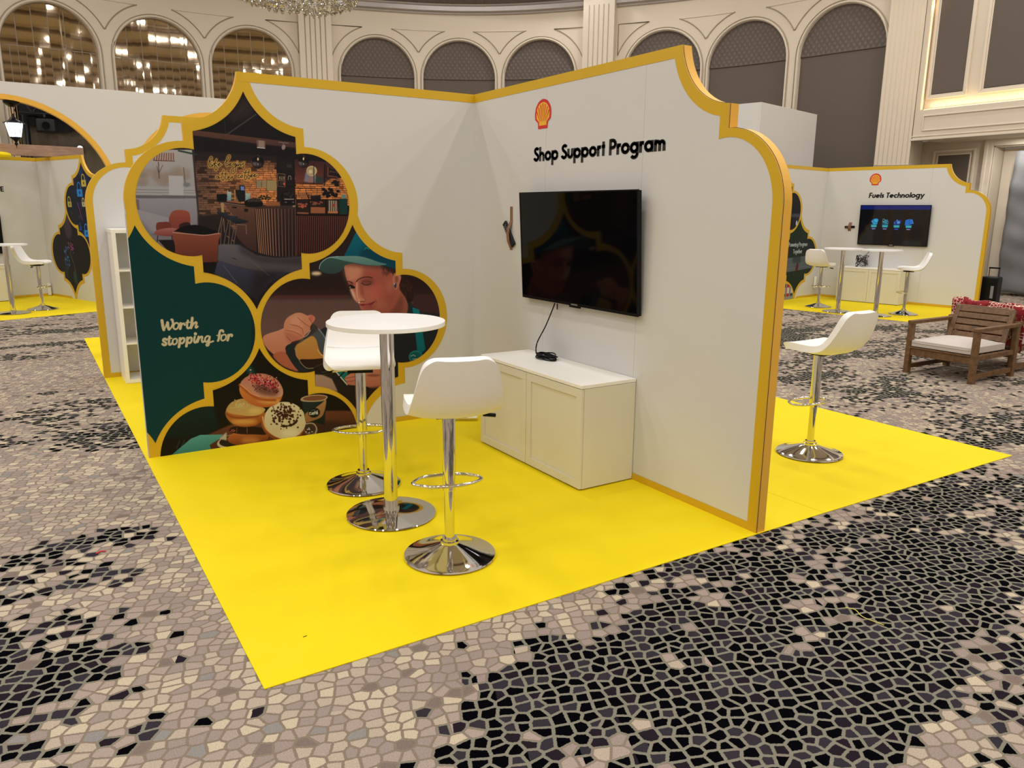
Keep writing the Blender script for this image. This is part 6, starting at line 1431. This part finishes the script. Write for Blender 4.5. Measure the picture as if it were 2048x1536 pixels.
# ================================================================== WHITE GANTRY WITH ROUND ARCHES (y = 5.9)
def gantry():
    t = thing('arched_gantry', 'tall white gantry wall with gold-rimmed round arches', 'arch wall')
    y0, y1 = 5.90, 6.02; HTG = 3.125; arches = [(-3.15, 1.76, 1.165), (-0.70, 1.80, 1.075), (1.62, 1.80, 1.075)]
    xs = sorted(set([-5.2, 2.9] + [round(cx + r * math.sin(PI / 2 * k / 20), 5) for cx, cz, r in arches for k in range(-20, 21)]))
    V = []; F = []
    def low(x):
        for cx, cz, r in arches:
            if abs(x - cx) < r - 1e-6: return cz + math.sqrt(r * r - (x - cx) ** 2)
        return None
    for a, b in zip(xs, xs[1:]):
        m_ = (a + b) / 2; ar = [q for q in arches if abs(m_ - q[0]) < q[2]]
        za = zb_ = 0.0
        if ar: cx, cz, r = ar[0]; za = cz + math.sqrt(max(0, r * r - (a - cx) ** 2)); zb_ = cz + math.sqrt(max(0, r * r - (b - cx) ** 2))
        for yy_, rev in ((y0, 0), (y1, 1)):
            k = len(V); V += [(a, yy_, za), (b, yy_, zb_), (b, yy_, HTG), (a, yy_, HTG)]; F.append((k, k + 1, k + 2, k + 3) if not rev else (k + 3, k + 2, k + 1, k))
    k = len(V); V += [(-5.2, y0, HTG), (2.9, y0, HTG), (2.9, y1, HTG), (-5.2, y1, HTG)]; F.append((k, k + 1, k + 2, k + 3))
    for xx in (-5.2, 2.9): k = len(V); V += [(xx, y0, 0), (xx, y1, 0), (xx, y1, HTG), (xx, y0, HTG)]; F.append((k, k + 1, k + 2, k + 3))
    mesh_obj('panel', V, F, M['white'], t)
    for cx, cz, r in arches:
        pts = [(-r, 0.0)] + [(-r * math.cos(PI * k / 40), cz + r * math.sin(PI * k / 40)) for k in range(41)] + [(r, 0.0)]
        inn = [(-(r - .0), 0.0)] + [(-(r + .06) * math.cos(PI * k / 40), cz + (r + .06) * math.sin(PI * k / 40)) for k in range(41)] + [(r, 0.0)]
        inn[0] = (-(r + .06), 0.0); inn[-1] = (r + .06, 0.0)
        V = []; F = []
        for (x, z), (x2, z2) in zip(pts, inn): V += [(cx + x, y1 + .002, z), (cx + x, y0 - .003, z), (cx + x2, y0 - .003, z2)]
        for i in range(len(pts) - 1):
            a = 3 * i; F += [(a, a + 1, a + 4, a + 3), (a + 1, a + 2, a + 5, a + 4)]
        mesh_obj('gold_rim', V, F, M['goldedge'], t)
gantry()
def lantern():
    lx, ly = -3.02, 5.98; t = thing('hanging_lantern', 'black street lantern glowing white, hanging inside the round arch', 'lantern', (lx, ly, 0))
    ztop = 1.76 + math.sqrt(1.165 ** 2 - (lx + 3.15) ** 2)
    lathe('ceiling_rose', [(0, ztop - .07), (.03, ztop - .07), (.085, ztop - .03), (.09, ztop - .002), (0, ztop - .002)], M['black'], t, 24)
    tube_obj('chain', [(-.012, 0, ztop - .06), (-.010, 0, 2.74)], .006, M['black'], t, 6); tube_obj('chain', [(.018, 0, ztop - .06), (.014, 0, 2.74)], .004, M['black'], t, 6)
    lathe('roof', [(0, 2.77), (.014, 2.77), (.02, 2.735), (.05, 2.70), (.11, 2.668), (.118, 2.658), (0, 2.658)], M['black'], t, 8)
    lathe('glass_body', [(0, 2.655), (.092, 2.655), (.060, 2.50), (0, 2.50)], M['bulb'], t, 8)
    for k in range(8):
        a = 2 * PI * k / 8; tube_obj('glazing_bar', [(.098 * math.cos(a), .098 * math.sin(a), 2.66), (.064 * math.cos(a), .064 * math.sin(a), 2.495)], .004, M['black'], t, 5)
    lathe('finial', [(0, 2.50), (.062, 2.50), (.062, 2.488), (.03, 2.465), (.012, 2.44), (.022, 2.42), (.006, 2.40), (0, 2.36)], M['black'], t, 16)
lantern()
# black lighting truss with drapes behind the far left stand
def truss():
    t = thing('lighting_truss', 'black lighting truss with projectors seen through the round arch', 'truss')
    y = 14.6; za, zb = 3.62, 3.98; x0, x1 = -2.78, 1.0
    for (yy, zz) in ((y, za), (y, zb), (y + .3, za), (y + .3, zb)): tube_obj('chord', [(x0, yy, zz), (x1, yy, zz)], .03, M['truss'], t, 8)
    bm = bmesh.new()
    for i in range(16):
        xa = x0 + i * .236; tube(bm, [(xa, y, za if i % 2 else zb), (xa + .236, y, zb if i % 2 else za)], .014, 6); tube(bm, [(xa, y, zb), (xa, y + .3, zb)], .012, 6)
    bm_obj('lattice', bm, M['truss'], t)
    for lx in (-2.5, -1.6, -0.8):
        p = box('projector_body', lx, lx + .34, y - .28, y + .16, 3.24, 3.50, M['truss'], t, .02); tube_obj('yoke', [(lx + .17, y - .05, 3.50), (lx + .17, y - .05, 3.62)], .03, M['truss'], p, 8)
        bm = bmesh.new(); tube(bm, [(lx + .17, y - .36, 3.36), (lx + .17, y - .27, 3.37)], .075, 14); bm_obj('lens', bm, M['screen'], p)
    V = []; F = []
    for i in range(61):
        x = x0 + 3.78 * i / 60; V += [(x, y + .34 + .03 * math.sin(i * 1.3), 3.34 + .06 * math.sin(i * .4)), (x, y + .34 + .03 * math.sin(i * 1.3), 4.15)]
        if i: F.append((2 * i - 2, 2 * i, 2 * i + 1, 2 * i - 1))
    mesh_obj('border_drape', V, F, M['fabricblack'], t)
    V = []; F = []
    for i in range(61):
        x = x0 + 3.78 * i / 60; V += [(x, y + .42 + .025 * math.sin(i * .9), 0.05), (x, y + .42 + .025 * math.sin(i * .9), 3.6)]
        if i: F.append((2 * i - 2, 2 * i, 2 * i + 1, 2 * i - 1))
    mesh_obj('added_backdrop', V, F, M['brownfab'], t)  # added cloth hiding pale mirror reflections, in place of a plain brown wall
    for xx in (x0 + .1, x1 - .1): tube_obj('tower', [(xx, y + .15, 0.03), (xx, y + .15, za)], .06, M['truss'], t, 8)
truss()
sl = onp(160, 297, 1, 14.9)
sp = thing('spotlight', 'small glaring spotlight behind the end of the timber beam', 'lamp', (sl[0], sl[1], sl[2]))
lathe('lamp_lens', [(0, 0.0), (.05, 0.0), (.055, .03), (0, .03)], M['bulb'], sp, 16); sp.rotation_euler = (PI / 2, 0, 0)
lathe('lamp_can', [(0.06, 0.0), (.075, 0.0), (.075, -.22), (0, -.22)], M['truss'], sp, 16)
tube_obj('lamp_post', [(0, -0.02 - sl[2] + 0.02, -.12), (0, -.05, -.12)], .02, M['truss'], sp, 8)

# ================================================================== CHANDELIER (only its lowest crystals are in view)
def chandelier():
    P = CAM + ray(597, -60) * 11.0
    t = thing('crystal_chandelier', 'crystal chandelier whose lowest drops hang into the top of picture', 'chandelier', (P[0], P[1], P[2]))
    # one drop: faceted pear with a bead
    bm = bmesh.new(); lathe('', [(0, 0), (.015, -.018), (.032, -.055), (.034, -.075), (.020, -.108), (0, -.135)], None, bm=bm, n=6)
    first = bm_obj('crystal', bm, M['crystal'], t); bm = None
    zb = (CAM + ray(597, 15) * 11.0)[2] - P[2]
    k = 0; r = random.Random(8)
    for (R, n, dz) in ((0.80, 44, 0.10), (0.70, 40, 0.055), (0.52, 28, 0.01), (0.32, 16, -.02), (0.12, 6, -.03)):
        for i in range(n):
            a = 2 * PI * (i + .5 * (k % 2)) / n; o = first if k == 0 and i == 0 else first.copy()
            if o is not first: C.objects.link(o)
            o.parent = t; o.location = (R * math.cos(a), R * math.sin(a), zb + .125 + dz + r.uniform(-.012, .03)); o.rotation_euler = (r.uniform(-.1, .1), r.uniform(-.1, .1), r.random() * 3)
        k += 1
    for (R, z) in ((0.80, zb + .27), (0.70, zb + .22), (0.52, zb + .175), (0.32, zb + .15), (.12, zb + .13)): tube_obj('ring_frame', [(R * math.cos(q), R * math.sin(q), z) for q in np.linspace(0, 2 * PI, 40, endpoint=False)], .008, M['silver'], t, 6, True)
    tube_obj('stem', [(0, 0, zb + .13), (0, 0, CEIL - P[2])], .03, M['silver'], t, 10)
    for i in range(4):
        a = PI * i / 4; tube_obj('arm', [(0.8 * math.cos(a), .8 * math.sin(a), zb + .27), (0, 0, zb + .40), (-.8 * math.cos(a), -.8 * math.sin(a), zb + .27)], .007, M['silver'], t, 6)
    for i in range(10):
        a = 2 * PI * i / 10; bm = bmesh.new(); lathe('', [(0, zb + .42), (.018, zb + .44), (.022, zb + .48), (0, zb + .54)], None, bm=bm, n=10, loc=(.6 * math.cos(a), .6 * math.sin(a))); bm_obj('candle_bulb', bm, M['bulbwarm'], t, smooth=True)
chandelier()

# ================================================================== LOUNGE CHAIRS, SUITCASE, SCRAPS
def armchair(label):
    """wooden outdoor armchair facing -x, origin under its middle"""
    t = thing('wooden_armchair', label, 'armchair'); w = 0.735 / 2; d0, d1 = -0.41, 0.43; L = 0.052
    for sy in (-1, 1):
        y = sy * w; ya, yb = (y, y - sy * L) if sy > 0 else (y - sy * L, y)
        ya, yb = min(ya, yb), max(ya, yb)
        box('front_leg', d0, d0 + 0.062, ya, yb, 0, 0.528, M['wood'], t, .003); box('rear_leg', d1 - 0.062, d1, ya, yb, 0, 0.528, M['wood'], t, .003)
        box('armrest', d0 - .004, d1 + .004, ya - .004, yb + .004, 0.529, 0.565, M['wood'], t, .004); box('floor_rail', d0 + .062, d1 - .062, ya + .01, yb - .01, 0.045, 0.095, M['wood'], t, .003)
        box('side_rail', d0 + .062, d1 - .062, ya + .01, yb - .01, 0.235, 0.285, M['wood'], t, .003)
    box('front_rail', d0 + .012, d0 + .04, -w + L, w - L, 0.195, 0.270, M['wood'], t, .003); box('front_lip', d0 + .0, d0 + .07, -w + L, w - L, 0.271, 0.288, M['wood'], t, .003)
    box('rear_rail', d1 - .04, d1 - .012, -w + L, w - L, 0.195, 0.270, M['wood'], t, .003)
    for i in range(6): box('seat_slat', d0 + .085 + i * .118, d0 + .165 + i * .118, -w + L, w - L, 0.262, 0.282, M['wood'], t, .002)
    # cushion
    bm = bmesh.new(); add_box(bm, d0 + .01, d1 - .16, -w + L + .004, w - L - .004, 0.288, 0.378); bmesh.ops.subdivide_edges(bm, edges=bm.edges[:], cuts=5, use_grid_fill=True)
    cx, cy = (d0 + d1 - .15) / 2, 0
    for v in bm.verts:
        ex = 1 - abs(v.co.x - cx) / ((d1 - d0 - .17) / 2); ey = 1 - abs(v.co.y) / (w - L - .004)
        if v.co.z > .33: v.co.z += 0.022 * min(1, 2.2 * ex) * min(1, 2.2 * ey) - (0.018 if (ex < .02 or ey < .02) else 0)
        elif v.co.z < .30 and (ex < .02 or ey < .02): v.co.z += .008
    o = bm_obj('seat_cushion', bm, M['cushion'], t, smooth=True); b = o.modifiers.new('b', 'BEVEL'); b.width = .014; b.segments = 3; s_ = o.modifiers.new('s', 'SUBSURF'); s_.levels = 1; s_.render_levels = 1
    tube_obj('cushion_seam', [(d0 + .006, q * (w - L - .012), 0.335) for q in (-1, -.5, 0, .5, 1)], .003, M['cushion'], o, 6)
    # reclined back
    a = math.radians(24); B0 = (d1 - .205, 0.300)
    def BP(l, y, n): return (B0[0] + l * math.sin(a) + n * math.cos(a), y, B0[1] + l * math.cos(a) - n * math.sin(a))
    def slab(name, l0, l1, ya, yb, n0, n1, par):
        bm = bmesh.new(); vs = [bm.verts.new(BP((l0, l1)[i >> 2], (ya, yb)[(i >> 1) & 1], (n0, n1)[i & 1])) for i in range(8)]
        for f in ((0, 2, 3, 1), (4, 5, 7, 6), (0, 1, 5, 4), (2, 6, 7, 3), (0, 4, 6, 2), (1, 3, 7, 5)): bm.faces.new([vs[i] for i in f])
        return bm_obj(name, bm, M['wood'], par, bevel=.003)
    bw = w - L - .006; LB = 0.435
    for sy in (-1, 1): slab('back_stile', 0, LB, sy * bw - (L if sy > 0 else 0), sy * bw + (0 if sy > 0 else L), 0, .03, t)
    for i in range(6):
        l1 = LB - i * 0.074; hh = 0.060 if i else 0.064; slab('back_slat', l1 - hh, l1, -bw + L, bw - L, 0.004, .022, t)
    return t
ar = armchair('dark wooden slatted armchair with pale grey seat cushion, on the right'); ar.location = (5.24, -1.263, 0.0); ar.rotation_euler = (0, 0, 0.0)
ar2 = dup(ar, (6.16, -1.20, 0), PI, 'second wooden armchair behind the first, under the red throw')
def throw():
    t = thing('kilim_throw', 'red patterned kilim throw draped over the rear armchair', 'throw')
    V = []; F = []; r = random.Random(2)
    path = [(5.885, 0.20), (5.875, 0.40), (5.86, 0.56), (5.84, 0.69), (5.865, 0.735), (5.93, 0.735), (6.00, 0.66), (6.06, 0.55), (6.12, 0.44), (6.20, 0.40), (6.45, 0.405), (6.60, 0.40)]
    n = 22
    for i, (x, z) in enumerate(path):
        for j in range(n + 1):
            y = -1.58 + 0.80 * j / n; V.append((x + .006 * math.sin(j * 1.1 + i), y + .01 * math.sin(i * 1.7), z + .010 * math.sin(j * .9 + i * .8) + (0.02 if j > n - 5 and 2 < i < 7 else 0)))
    for i in range(len(path) - 1):
        for j in range(n): q = i * (n + 1) + j; F.append((q, q + 1, q + n + 2, q + n + 1))
    o = mesh_obj('woven_cloth', V, F, M['kilim'], t, smooth=True); s_ = o.modifiers.new('t', 'SOLIDIFY'); s_.thickness = .008; su = o.modifiers.new('s', 'SUBSURF'); su.levels = 1; su.render_levels = 1
    bm = bmesh.new()
    for j in range(60): y = -1.58 + .80 * j / 59; tube(bm, [(5.873, y, .205), (5.874 + r.uniform(-.006, .006), y + r.uniform(-.004, .004), .165)], .0022, 4)
    f = bm_obj('fringe', bm, M['cushion'], t); f['kind'] = 'stuff'
    return t
throw()
def suitcase():
    t = thing('suitcase', 'upright black suitcase beside the far white partition', 'suitcase', (11.57, 1.62, 0), 0.15)
    o = box('shell', -.13, .13, -.145, .145, .05, .60, M['case'], t, .03)
    for i in range(4): box('shell_rib', -.136, -.128, -.11 + i * .06, -.09 + i * .06, .10, .55, M['case'], t, .003)
    for x in (-.09, .09):
        for y in (-.11, .11): bm = bmesh.new(); tube(bm, [(x, y - .012, .025), (x, y + .012, .025)], .024, 12); bm_obj('wheel', bm, M['rubber'], t)
    for y in (-.08, .08): tube_obj('handle_tube', [(.09, y, .59), (.09, y, .74)], .007, M['black'], t, 8)
    tube_obj('handle_grip', [(.09, -.09, .745), (.09, .09, .745)], .014, M['black'], t, 10)
    box('luggage_tag', -.145, -.138, -.10, -.05, .22, .44, M['sheet'], t, .002)
suitcase()
def scrap(name, label, pts, r, m, cat): tag(tube_obj(name, smooth_pts(pts, 6), r, m, None, 6), label, cat)
sc0 = onp(1690, 1215, 2, .003); sc1 = onp(1730, 1236, 2, .003); sc2 = onp(1768, 1250, 2, .003)
scrap('plastic_strip', 'thin yellow plastic strip lying on the dark pebbled carpet', [tuple(sc0), tuple((sc0 + sc1) / 2 + np.array([.01, .006, .008])), tuple(sc1 + np.array([-.006, .004, .004])), tuple(sc2)], .0016, M['yellowscrap'], 'scrap')
q = onp(202, 1105, 2, .003)
scrap('paper_scrap', 'tiny red scrap on the pale pebbled carpet at left', [(q[0] - .022, q[1] - .006, .004), (q[0], q[1] + .006, .007), (q[0] + .022, q[1], .004)], .0035, M['redscrap'], 'scrap')
q = onp(610, 1273, 2, .005)
scrap('dark_thread', 'tiny dark thread on the yellow carpet near its front corner', [(q[0] - .008, q[1], .0055), (q[0] + .008, q[1] + .002, .0055)], .0012, M['rubber'], 'scrap')
